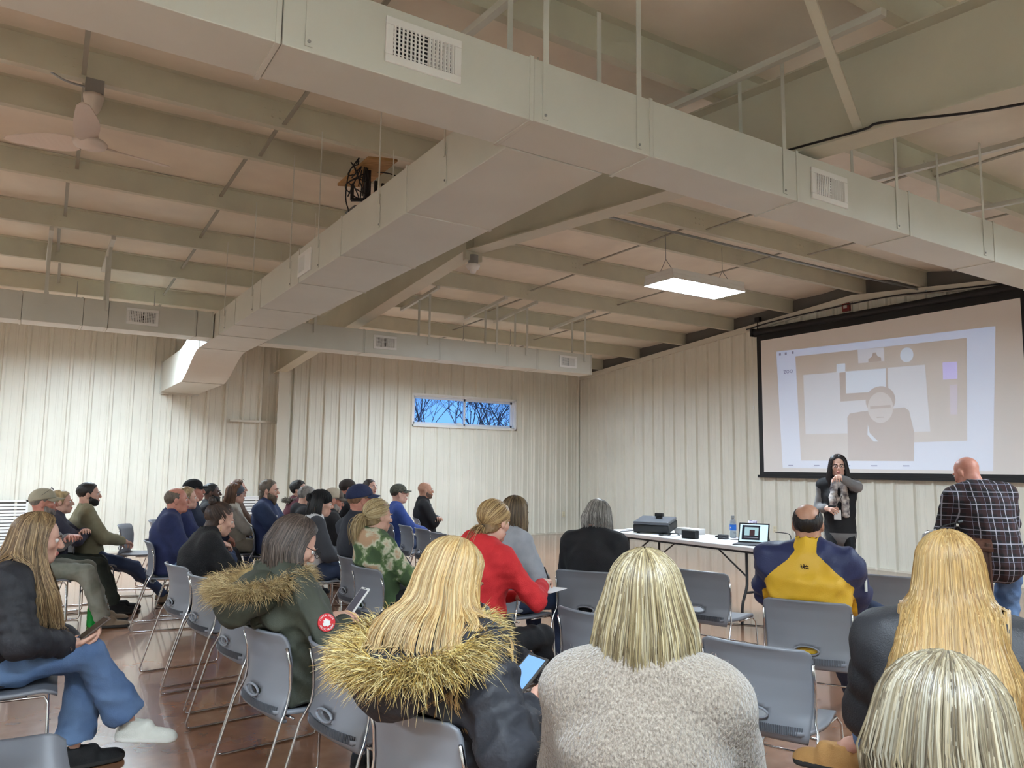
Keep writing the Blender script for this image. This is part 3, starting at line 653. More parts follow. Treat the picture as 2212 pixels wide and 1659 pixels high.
t = empty('remote_control', (6.42, 5.42, ZT), .9); tag(t, 'black remote lying behind the water bottle', 'remote'); b = MB(); b.box((-.02, -.075, 0), (.02, .075, .02)); b.build('remote_body', M_black, t, bevel=.004); b = MB(); b.box((-.012, -.05, .02), (.012, .06, .023)); b.build('remote_keys', M_pg, t)
def bottle(loc, label, body, capc, h=.22, band=None):
    t = empty('water_bottle' if band else 'soda_bottle', loc); tag(t, label, 'bottle'); k = h / .22
    b = MB(); b.smooth = True; b.lathe([(0, 0), (.028 * k, 0), (.032 * k, .008 * k), (.032 * k, .05 * k), (.030 * k, .06 * k), (.032 * k, .07 * k), (.032 * k, .135 * k), (.026 * k, .165 * k), (.014 * k, .19 * k), (.013 * k, .20 * k), (0, .20 * k)], 20); b.build('bottle_body', body, t)
    b = MB(); b.lathe([(0, .197 * k), (.0155 * k, .197 * k), (.0155 * k, .22 * k), (0, .22 * k)], 16); b.build('bottle_cap', capc, t)
    if band:
        b = MB(); b.smooth = True; b.lathe([(.0328 * k, .075 * k), (.0332 * k, .08 * k), (.0332 * k, .125 * k), (.0328 * k, .13 * k)], 20); b.build('bottle_label', band, t)
        b = MB(); b.box((-.0345 * k, -.008, .095 * k), (-.0335 * k, .008, .108 * k)); b.build('label_print', M_white, t)
M_pet = mat('clear_pet', (205, 222, 235), .08, trans=.75); M_green = mat('green_pet', (40, 190, 80), .1, trans=.55)
bottle((6.52, 5.78, ZT), 'clear plastic water bottle with blue label on the table', M_pet, mat('cap_grey', (140, 140, 140), .5), .235, mat('blue_label', (36, 110, 205), .4))
bottle((.62, 7.98, 0), 'green plastic soda bottle standing on the floor by the work boots', M_green, mat('cap_green', (30, 70, 42), .5), .245)
def laptop():
    t = empty('tablet_computer', (6.15, 5.20, ZT), math.radians(28)); tag(t, 'black tablet computer with keyboard showing the video call', 'tablet computer')
    b = MB(); b.box((-.22, -.15, 0), (-.01, .15, .009)); b.build('keyboard_cover', mat('keyboard_grey', (52, 53, 58), .6), t, bevel=.003)
    K = Matrix.Translation((.0, 0, .008)) @ Matrix.Rotation(math.radians(22), 4, 'Y')
    b = MB(); b.box((-.002, -.148, 0), (.008, .148, .205), K); so = b.build('tablet_body', M_black, t, bevel=.003)
    mk = lambda n, c, e: mat('tablet_' + n, c, .3, emit=e)
    def s(name, y0, y1, z0, z1, m, d): q = MB(); q.box((-.0022 - d, y0, z0), (-.002 - d, y1, z1), K); q.build(name, m, so)
    s('screen', -.135, .135, .015, .19, mk('pale', (190, 215, 225), .75), 0); s('call_window', -.06, .115, .03, .18, mk('dark', (40, 42, 52), .3), .0004); s('video_tile', -.045, .09, .075, .16, mk('video', (150, 180, 185), .6), .0008)
    s('video_person', -.01, .04, .075, .135, mk('person', (70, 50, 55), .4), .0012); s('toolbar', -.045, .09, .05, .06, mk('bar', (120, 120, 130), .5), .0012)
    b = MB(); b.prism([K @ Vector((.009, -.14, .1)), K @ Vector((.009, .14, .1)), (.14, .14, 0), (.14, -.14, 0)], (-.004, 0, 0)); b.build('kickstand', M_black, t)
laptop()
t = empty('spray_of_ribbon', (6.48, 5.48, ZT)); tag(t, 'small purple and white patterned cup behind the tablet', 'cup'); t.name = 'patterned_cup'
b = MB(); b.smooth = True; b.lathe([(0, 0), (.035, 0), (.045, .20), (.042, .20), (.034, .01), (0, .01)], 20); b.build('cup_body', mat('purple_print', (236, 232, 240), .4, c2=(96, 70, 130), nscale=40), t)
rr = random.Random(11)
def cable(name, pts, label, m=M_black, r=.0045, cat='cable'):
    b = MB(); b.smooth = True; b.tube(catmull(pts, 6), r, 6); return tag(b.build(name, m), label, cat)
cable('coiled_cable', [(6.12 + .16 * math.cos(a) * (1 + .2 * math.sin(3 * a)), 6.25 + .13 * math.sin(a * 1.1) + .012 * a, ZT + .006) for a in [k * .8 for k in range(20)]], 'black cable coiled on the table beside the projector')
cable('power_cable', [(6.18, 6.75, ZT + .03), (6.0, 6.9, ZT + .006), (5.86, 6.86, ZT + .006), (5.82, 6.8, .70), (5.80, 6.72, .5), (5.82, 6.6, .2), (5.9, 6.5, .01), (6.0, 6.3, .006)], 'black power cable hanging off the left end of the table')
cable('charger_cable', [(6.30, 5.05, ZT + .12), (6.42, 4.98, ZT + .10), (6.40, 4.95, ZT + .02), (6.35, 4.9, ZT + .006), (6.5, 5.1, ZT + .006), (6.45, 5.35, ZT + .006), (6.3, 5.6, ZT + .006), (6.25, 5.7, ZT + .02)], 'black charger cable looping behind the tablet')
cable('floor_cable', [(4.9, 5.35, .006), (5.15, 5.2, .006), (5.2, 5.35, .006), (5.6, 5.4, .006), (5.9, 5.1, .006), (6.1, 4.9, .006), (6.4, 4.9, .006)], 'black extension cable lying on the floor under the table')
cable('scattered_cable', [(6.5, 4.85, ZT + .006), (6.3, 4.82, ZT + .006), (6.25, 4.95, ZT + .02), (6.45, 5.0, ZT + .02), (6.5, 4.9, ZT + .03), (6.3, 4.88, ZT + .04)], 'bundle of black adapter cables on the right end of the table', r=.008)
t = empty('paper_sheet', (6.3, 7.0, ZT), .2); tag(t, 'stack of white papers on the left end of the table', 'paper'); b = MB(); b.box((-.11, -.14, 0), (.11, .14, .012)); b.build('paper_stack', M_white, t); b = MB(); b.box((-.10, -.15, .012), (.12, .13, .0135)); b.build('top_sheet', mat('paper_white', (240, 240, 242), .6), t)

# ------------------------------------------------------------------ lectern
t = empty('lectern', (5.78, 3.02, 0), math.radians(-62)); tag(t, 'dark wooden lectern in front of the person in plaid', 'lectern')
M_wood = mat('lectern_wood', (92, 58, 40), .45, c2=(70, 42, 28), nscale=5, stretch=(8, 8, 1))
for s in (-1, 1): b = MB(); b.box((s * .18 - .012, -.18, 0), (s * .18 + .012, .18, .97)); b.build('side_panel', M_wood, t)
b = MB(); b.box((-.18, -.18, .05), (.18, -.16, .95)); b.build('front_panel', M_wood, t); b = MB(); b.box((-.18, -.16, .45), (.18, .17, .47)); b.build('shelf', M_wood, t)
b = MB(); b.box((-.205, -.22, 0), (.205, .22, .022), Matrix.Translation((0, 0, .96)) @ Matrix.Rotation(.18, 4, 'X')); b.build('reading_top', M_wood, t)
b = MB(); b.tube(catmull([(-.13, -.10, .96), (-.15, -.09, 1.02), (-.10, -.06, 1.07), (-.0, .0, 1.10)], 6), .005, 6); b.tube([(-.0, .0, 1.10), (.03, .02, 1.11)], .012, 8); b.build('microphone', M_black, t)
b = MB(); b.smooth = True; b.tube(catmull([(-.19, -.16, .93), (-.20, -.17, 1.0), (-.13, -.18, 1.03)], 4), .03, 8); b.build('foil_wrap', mat('silver_wrap', (190, 190, 192), .3, .5, bump=.5, bscale=30), t)
# ------------------------------------------------------------------ distance-field figures
class Field:
    """smooth union of tapered limbs and ellipsoids, turned into ONE closed mesh by surface nets"""
    def __init__(s): s.p = []; s.cuts = []
    def cone(s, a, b, ra, rb, k=.03, wide=1.0, ax=None, tag=0, quilt=None, deep=1.0):
        s.p.append(('c', np.array(a, float), np.array(b, float), ra, rb, k, wide, None if ax is None else np.array(ax, float), tag, quilt)); return s
    def ell(s, c, r, k=.03, R=None, tag=0): s.p.append(('e', np.array(c, float), np.array(r, float), k, None if R is None else np.array(R), tag)); return s
    def cut(s, fn): s.cuts.append(fn); return s
    def bounds(s, m):
        lo = np.full(3, 9.); hi = np.full(3, -9.)
        for q in s.p:
            if q[0] == 'c':
                r = max(q[3], q[4]) * max(1, q[6]) + .02; lo = np.minimum(lo, np.minimum(q[1], q[2]) - r); hi = np.maximum(hi, np.maximum(q[1], q[2]) + r)
            else: r = q[2].max(); lo = np.minimum(lo, q[1] - r); hi = np.maximum(hi, q[1] + r)
        return lo - m, hi + m
    def mesh(s, h, smooth=2):
        lo, hi = s.bounds(2.5 * h); n = np.ceil((hi - lo) / h).astype(int) + 1
        ax_ = [lo[i] + h * np.arange(n[i]) for i in range(3)]
        F = np.full(n, .2, np.float32); T = np.zeros(n, np.int8)
        for q in s.p:
            k = q[5] if q[0] == 'c' else q[3]; mg = k + 3 * h
            if q[0] == 'c':
                r = max(q[3], q[4]) * max(1, q[6]) + .02 + mg; a, b = np.minimum(q[1], q[2]) - r, np.maximum(q[1], q[2]) + r
            else: r = q[2].max() + mg; a, b = q[1] - r, q[1] + r
            i0 = np.clip(((a - lo) / h).astype(int), 0, n); i1 = np.clip(np.ceil((b - lo) / h).astype(int) + 1, 0, n)
            if (i1 <= i0).any(): continue
            sl = tuple(slice(i0[i], i1[i]) for i in range(3))
            X, Y, Z = np.meshgrid(ax_[0][sl[0]], ax_[1][sl[1]], ax_[2][sl[2]], indexing='ij')
            P = np.stack([X, Y, Z], -1).astype(np.float32)
            if q[0] == 'c':
                A, B = q[1], q[2]; ba = B - A; L2 = max(float(ba @ ba), 1e-9); t = np.clip(((P - A) @ ba) / L2, 0, 1)
                d = P - A - t[..., None] * ba; rr_ = q[3] + t * (q[4] - q[3])
                if q[6] != 1.0:
                    u = q[7] / np.linalg.norm(q[7]); c = d @ u; d = d + (c / q[6] - c)[..., None] * u
                D = np.sqrt((d * d).sum(-1)) - rr_
                if q[9]: pitch, amp, ph = q[9]; D = D - amp * np.abs(np.sin(np.pi * (t * math.sqrt(L2) / pitch + ph))) ** .6
                tg = q[8]
            else:
                d = P - q[1]
                if q[4] is not None: d = d @ q[4]
                e = d / q[2]; k0 = np.sqrt((e * e).sum(-1)); k1 = np.sqrt(((e / q[2]) ** 2).sum(-1)) + 1e-6; D = k0 * (k0 - 1) / k1; tg = q[5]
            D = D.astype(np.float32); f = F[sl]; hh = np.clip(.5 + .5 * (f - D) / max(k, 1e-4), 0, 1)
            T[sl] = np.where(D < f, tg, T[sl]); F[sl] = f + (D - f) * hh - k * hh * (1 - hh)
        if s.cuts:
            X, Y, Z = np.meshgrid(*ax_, indexing='ij')
            for fn in s.cuts: F = np.maximum(F, fn(X, Y, Z))
        V, Q = surface_nets(F, lo, h)
        if len(V) == 0: return V, Q, np.zeros(0, int)
        idx = np.clip(np.round((V - lo) / h).astype(int), 0, n - 1); tg = T[idx[:, 0], idx[:, 1], idx[:, 2]].astype(int)
        for _ in range(smooth): V = laplace(V, Q)
        return V, Q, tg
def surface_nets(F, lo, h):
    S = F < 0; nx, ny, nz = F.shape
    c = np.zeros((nx - 1, ny - 1, nz - 1), np.uint8)
    for dx in (0, 1):
        for dy in (0, 1):
            for dz in (0, 1): c += S[dx:nx - 1 + dx, dy:ny - 1 + dy, dz:nz - 1 + dz]
    act = (c > 0) & (c < 8); ids = np.full(act.shape, -1, np.int64); ijk = np.argwhere(act); ids[act] = np.arange(len(ijk))
    if len(ijk) == 0: return np.zeros((0, 3)), np.zeros((0, 4), int)
    acc = np.zeros((len(ijk), 3)); cnt = np.zeros(len(ijk)); I, J, K = ijk.T
    for axis in range(3):
        o1, o2 = [(1, 2), (0, 2), (0, 1)][axis]
        for a in (0, 1):
            for b in (0, 1):
                off = np.zeros(3, int); off[o1] = a; off[o2] = b; e = off.copy(); e[axis] = 1
                f0 = F[I + off[0], J + off[1], K + off[2]]; f1 = F[I + e[0], J + e[1], K + e[2]]; m = (f0 < 0) != (f1 < 0)
                t = np.where(m, f0 / np.where(m, f0 - f1, 1), 0); p = np.tile(off.astype(float), (len(ijk), 1)); p[:, axis] += t
                acc += p * m[:, None]; cnt += m
    V = (ijk + acc / cnt[:, None]) * h + lo; quads = []
    for axis in range(3):
        o1, o2 = [(1, 2), (2, 0), (0, 1)][axis]
        sl0 = [slice(None)] * 3; sl1 = [slice(None)] * 3; sl0[axis] = slice(0, F.shape[axis] - 1); sl1[axis] = slice(1, None)
        s0, s1 = S[tuple(sl0)], S[tuple(sl1)]; E = np.argwhere(s0 != s1)
        ok = (E[:, o1] > 0) & (E[:, o2] > 0) & (E[:, o1] < F.shape[o1] - 1) & (E[:, o2] < F.shape[o2] - 1); E = E[ok]
        flip = s0[E[:, 0], E[:, 1], E[:, 2]]; q = []
        for a, b in ((0, 0), (1, 0), (1, 1), (0, 1)):
            c_ = E.copy(); c_[:, o1] -= a; c_[:, o2] -= b; q.append(ids[c_[:, 0], c_[:, 1], c_[:, 2]])
        q = np.stack(q, 1); q[flip] = q[flip][:, ::-1]; quads.append(q[:, ::-1])
    return V, np.concatenate(quads)
def laplace(V, Q, w=.5):
    a = Q.ravel(); b = np.roll(Q, -1, 1).ravel(); s = np.zeros_like(V); n = np.bincount(a, minlength=len(V)) + np.bincount(b, minlength=len(V))
    for i in range(3): s[:, i] = np.bincount(a, V[b, i], len(V)) + np.bincount(b, V[a, i], len(V))
    return V * (1 - w) + w * s / np.maximum(n, 1)[:, None]
def vnormals(V, Q):
    fn = np.cross(V[Q[:, 2]] - V[Q[:, 0]], V[Q[:, 3]] - V[Q[:, 1]]); N = np.zeros_like(V)
    for j in range(4):
        for i in range(3): N[:, i] += np.bincount(Q[:, j], fn[:, i], len(V))
    return N / (np.linalg.norm(N, axis=1, keepdims=True) + 1e-9)
def wrinkle(V, Q, amp, scale, seed=0, aniso=(1, 1, 1)):
    r = np.random.default_rng(seed); w = np.zeros(len(V))
    P = V * np.array(aniso)
    for k in range(5):
        d = r.normal(size=3); d /= np.linalg.norm(d); ph = P @ d * scale * (1 + .5 * k) + r.uniform(0, 6.28); ph += 1.3 * np.sin(P @ r.normal(size=3) * scale * .5)
        w += (1 - 2 * np.abs(np.sin(ph))) / (1 + .6 * k)
    return V + vnormals(V, Q) * (amp * w / 2)[:, None]
def np_mesh(name, V, Q, mats, midx=None, smooth=True, col=None):
    me = bpy.data.meshes.new(name); V = np.asarray(V, np.float32); Q = np.asarray(Q, np.int32); k = Q.shape[1]
    me.vertices.add(len(V)); me.vertices.foreach_set('co', V.ravel()); me.loops.add(Q.size); me.loops.foreach_set('vertex_index', Q.ravel())
    me.polygons.add(len(Q)); me.polygons.foreach_set('loop_start', np.arange(0, Q.size, k, dtype=np.int32))
    for m in (mats if isinstance(mats, (list, tuple)) else [mats]): me.materials.append(m)
    if midx is not None: me.polygons.foreach_set('material_index', np.asarray(midx, np.int32))
    me.update(calc_edges=True); me.validate()
    if col is not None:
        a = me.color_attributes.new('Col', 'FLOAT_COLOR', 'POINT'); a.data.foreach_set('color', np.concatenate([col, np.ones((len(V), 1))], 1).astype(np.float32).ravel())
    if smooth: me.shade_smooth()
    return me
def np_obj(name, V, Q, mats, parent, midx=None, smooth=True, col=None, kind=None):
    o = bpy.data.objects.new(name, np_mesh(name, V, Q, mats, midx, smooth, col)); link(o, parent)
    if kind: o['kind'] = kind
    return o
A3 = lambda *v: np.array(v, float)
def unit(v): return v / (np.linalg.norm(v) + 1e-9)
def ik(a, t, l1, l2, pole):
    d = t - a; L = np.linalg.norm(d)
    if L > (l1 + l2) * .995: t = a + d * ((l1 + l2) * .995 / L); d = t - a; L = np.linalg.norm(d)
    u = d / L; c = (l1 * l1 - l2 * l2 + L * L) / (2 * L); hgt = math.sqrt(max(l1 * l1 - c * c, 1e-6)); p = pole - u * (pole @ u); return a + u * c + unit(p) * hgt, t

# ---- head, hand and shoe templates
def head_template(sex, hv=.0046):
    f = Field(); m = sex == 'm'; j = 1.0 if m else .9
    f.ell((0, -.012, .035), (.074, .094, .082), .02); f.ell((0, .026, -.035), (.057 * j, .062, .078), .03); f.ell((0, .064, -.092), (.022 * j, .02, .02), .03)
    for s in (-1, 1):
        f.ell((s * .042, .056, -.018), (.02, .022, .02), .02); f.ell((s * .046, .01, -.07), (.018 * j, .03, .026), .03); f.ell((s * .011, .100, -.031), (.009, .010, .008), .008); f.ell((s * .077, -.008, -.004), (.009, .020, .032), .008)
        f.ell((s * .030, .082, .020), (.022, .012, .007 if m else .004), .012)
    f.cone((0, .086, .016), (0, .108, -.024), .007, .0115, .012); f.ell((0, .092, -.0575), (.023, .009, .006), .007); f.ell((0, .089, -.0695), (.020, .009, .007), .007)
    f.cone((0, -.028, -.05), (0, -.05, -.215), .056 if m else .047, .062 if m else .052, .035)
    f.cut(lambda X, Y, Z: np.maximum.reduce([.0108 - np.sqrt((X - s * .031) ** 2 + (Y - .0980) ** 2 + ((Z - .004) * 1.35) ** 2) for s in (-1, 1)]))
    V, Q, _ = f.mesh(hv, 1); c = V[Q].mean(1)
    mi = np.where((np.abs(c[:, 0]) < .024) & (c[:, 2] < -.051) & (c[:, 2] > -.077) & (c[:, 1] > .088), 1, 0)
    return V, Q, mi
HEADS = {(s, l): head_template(s, v) for s in 'mf' for l, v in ((0, .0052), (1, .0078))}
def sphere_np(c, r, n=10, m=8):
    V = [(c[0], c[1] + r, c[2])]; Q = []
    for i in range(1, m):
        for j in range(n): th = math.pi * i / m; a = 2 * math.pi * j / n; V.append((c[0] + r * math.sin(th) * math.cos(a), c[1] + r * math.cos(th), c[2] + r * math.sin(th) * math.sin(a)))
    V.append((c[0], c[1] - r, c[2])); k = len(V) - 1
    for j in range(n): Q.append((0, 1 + j, 1 + (j + 1) % n, 1 + (j + 1) % n))
    for i in range(m - 2):
        for j in range(n): a = 1 + i * n + j; b = 1 + i * n + (j + 1) % n; Q.append((a, a + n, b + n, b))
    for j in range(n): a = 1 + (m - 2) * n + j; b = 1 + (m - 2) * n + (j + 1) % n; Q.append((a, k, k, b))
    return np.array(V), Q
def eyes_np():
    V, Q, M_ = [], [], []; n = 0
    for s in (-1, 1):
        v, q = sphere_np((s * .031, .0780, .004), .0112, 12, 10); c = np.array([v[list(f)].mean(0) for f in q]); d = c[:, 1] - .0780
        V.append(v); Q += [tuple(i + n for i in f) for f in q]; M_ += list(np.where(d > .0098, 4, np.where(d > .0080, 3, 2))); n += len(v)
    return np.concatenate(V), Q, M_
EYES = eyes_np()
def hand_template(curl, hv=.0042):
    f = Field(); f.cone((0, 0, 0), (0, .03, 0), .024, .026, .012, 1.25, (1, 0, 0)); f.cone((-.018, .03, 0), (-.024, .082, -.002), .0135, .0115, .014); f.cone((0, .03, 0), (-.004, .088, 0), .014, .0115, .014); f.cone((.012, .03, 0), (.016, .085, 0), .0135, .011, .014); f.cone((.02, .03, -.002), (.032, .076, -.003), .0125, .010, .014)
    for x, y, L, sp in ((-.027, .085, .072, -.05), (-.006, .091, .080, 0), (.015, .088, .074, .05), (.034, .078, .058, .12)):
        p = A3(x, y, 0); a = 0.12 + curl * .75
        for k, (fr, r0, r1) in enumerate(((.45, .0095, .0088), (.31, .0088, .0080), (.24, .0080, .0068))):
            d = A3(sp, math.cos(a), -math.sin(a)); q = p + unit(d) * L * fr; f.cone(p, q, r0, r1, .005); p = q; a += curl * .85 + .08
    f.cone((-.02, .018, -.006), (-.048, .05, -.02), .0135, .0115, .012); f.cone((-.048, .05, -.02), (-.056, .082, -.03 - .02 * curl), .0108, .0092, .006); f.cone((-.056, .082, -.03 - .02 * curl), (-.052, .105, -.038 - .03 * curl), .0092, .0075, .005)
    V, Q, _ = f.mesh(hv, 1); return V, Q
HANDS = {(c, l): hand_template(c, v) for c in (.25, .55, .9) for l, v in ((0, .0044), (1, .0068))}
def shoe_template(kind):
    f = Field(); b = kind == 'boot'
    f.cone((0, -.065, .03), (0, .02, .03), .038, .040, .02); f.cone((0, .02, .032), (.006, .13, .026), .040, .034, .02); f.cone((.006, .10, .022), (.004, .155, .02), .036, .028, .02, 1.15, (1, 0, 0)); f.cone((0, -.05, .05), (0, .03, .07), .036, .034, .025)
    f.cone((0, -.045, .06), (0, -.042, .10 if not b else .16), .040, .042 if not b else .05, .02)
    f.cone((0, -.055, .0), (.004, .13, .0), .048, .046, .006, tag=1); f.cut(lambda X, Y, Z: .002 - Z); f.cut(lambda X, Y, Z: np.maximum(Z - (.098 if not b else .17), -9))
    V, Q, tg = f.mesh(.0065, 1); mi = (V[Q].mean(1)[:, 2] < (.022 if not b else .028)).astype(int); return V, Q, mi
SHOE_ME = {}
SHOES = {k: shoe_template(k) for k in ('sneaker', 'boot')}

# ---- materials for people
SKIN = {'fair': mat('skin_fair', (222, 178, 156), .5, c2=(208, 158, 138), nscale=18), 'tan': mat('skin_tan', (198, 150, 124), .5, c2=(184, 134, 108), nscale=18), 'red': mat('skin_ruddy', (206, 146, 126), .5, c2=(190, 124, 106), nscale=18), 'dark': mat('skin_dark', (92, 62, 50), .45, c2=(76, 50, 40), nscale=18)}
M_lip = mat('lips', (176, 104, 96), .45); M_eye = mat('eye_white', (226, 222, 216), .2); M_iris = mat('iris', (70, 62, 56), .2); M_pupil = mat('pupil', (12, 11, 12), .15)
M_hairattr = mat('hair_strands', (120, 90, 60), .42, attr='Col', spec=.4)
def cloth(name, c, c2=None, **k):
    kw = dict(rough=.85, bump=.25, bscale=220, nscale=14); kw.update(k); return mat('cloth_' + name, c, c2=c2 or tuple(max(0, v - 9) for v in c), **kw)
JEANS = cloth('jeans', (74, 100, 140), (98, 124, 160), nscale=5); DKJEANS = cloth('dark_jeans', (40, 52, 78), (54, 66, 94), nscale=6); BLKPANT = cloth('black_trousers', (26, 27, 31)); M_sole = mat('shoe_sole', (222, 220, 212), .7); M_dksole = mat('dark_sole', (40, 38, 36), .8); M_boot = cloth('boot_suede', (128, 108, 88)); M_blkshoe = cloth('black_shoe', (30, 30, 32)); M_whshoe = cloth('white_shoe', (226, 226, 216)); M_gryshoe = cloth('grey_shoe', (122, 124, 126))
def hairmat(c): return mat('hair_%d_%d_%d' % c, c, .5, c2=tuple(int(v * .72) for v in c), nscale=30, bump=.6, bscale=90, stretch=(1, 1, .25))

def twotone(m0, m1):
    nm = m0.name + '_' + m1.name
    if nm in MATS: return MATS[nm]
    m = bpy.data.materials.new(nm); m.use_nodes = True; nt = m.node_tree; b0 = nt.nodes['Principled BSDF']; b1 = nt.nodes.new('ShaderNodeBsdfPrincipled')
    for b_, src in ((b0, m0), (b1, m1)):
        q_ = src.node_tree.nodes['Principled BSDF']; b_.inputs['Base Color'].default_value = q_.inputs['Base Color'].default_value; b_.inputs['Roughness'].default_value = q_.inputs['Roughness'].default_value
    a = nt.nodes.new('ShaderNodeAttribute'); a.attribute_name = 'seam'; g_ = nt.nodes.new('ShaderNodeMath'); g_.operation = 'GREATER_THAN'; g_.inputs[1].default_value = .5; nt.links.new(a.outputs['Fac'], g_.inputs[0])
    mx = nt.nodes.new('ShaderNodeMixShader'); nt.links.new(g_.outputs[0], mx.inputs[0]); nt.links.new(b0.outputs[0], mx.inputs[1]); nt.links.new(b1.outputs[0], mx.inputs[2]); nt.links.new(mx.outputs[0], nt.nodes['Material Output'].inputs[0])
    tc = nt.nodes.new('ShaderNodeTexCoord'); n_ = nt.nodes.new('ShaderNodeTexNoise'); n_.inputs['Scale'].default_value = 160; nt.links.new(tc.outputs['Object'], n_.inputs['Vector']); bp = nt.nodes.new('ShaderNodeBump'); bp.inputs['Strength'].default_value = .2; bp.inputs['Distance'].default_value = .01; nt.links.new(n_.outputs['Fac'], bp.inputs['Height'])
    for b_ in (b0, b1): nt.links.new(bp.outputs[0], b_.inputs['Normal'])
    MATS[nm] = m; return m
def strands(paths, radius, cols, name, parent, taper=.35, sides=3, out=None):
    """paths (n,k,3) -> one mesh of thin tapered locks"""
    n, k, _ = paths.shape; t = np.gradient(paths, axis=1); t /= np.linalg.norm(t, axis=2, keepdims=True) + 1e-9
    x = np.zeros_like(t); ref = np.where(np.abs(t[:, 0, 2:3]) > .8, A3(1, .3, 0), A3(0, 0, 1)); x[:, 0] = np.cross(t[:, 0], ref) if out is None else out - t[:, 0] * (out * t[:, 0]).sum(1, keepdims=True)
    for i in range(k):                                              # carry the frame along each strand
        if i: x[:, i] = x[:, i - 1] - t[:, i] * (x[:, i - 1] * t[:, i]).sum(1, keepdims=True)
        x[:, i] /= np.linalg.norm(x[:, i], axis=1, keepdims=True) + 1e-9
    y = np.cross(t, x)
    s = np.linspace(0, 1, k); rad = np.asarray(radius)[:, None] * (1 - (1 - taper) * s ** 2)[None, :]
    ring = [paths + rad[..., None] * (x * math.cos(2 * math.pi * j / sides) + y * math.sin(2 * math.pi * j / sides)) for j in range(sides)]
    V = np.stack(ring, 2).reshape(-1, 3); base = np.arange(n)[:, None] * k * sides; Q = []
    for i in range(k - 1):
        for j in (range(sides) if out is None else (0, 2)): Q.append(np.stack([base[:, 0] + i * sides + j, base[:, 0] + i * sides + (j + 1) % sides, base[:, 0] + (i + 1) * sides + (j + 1) % sides, base[:, 0] + (i + 1) * sides + j], 1))
    C_ = np.repeat(np.asarray(cols), k * sides, 0)
    return np_obj(name, V, np.concatenate(Q), M_hairattr, parent, col=C_)
def pal(n, cols, r):
    c = np.array([lin(c_)[:3] for c_ in cols]); i = r.integers(0, len(c), n); j = r.integers(0, len(c), n); w = r.uniform(0, 1, (n, 1)) ** .35; return np.clip((c[i] * w + c[j] * (1 - w)) * r.uniform(.82, 1.12, (n, 1)), 0, 1)

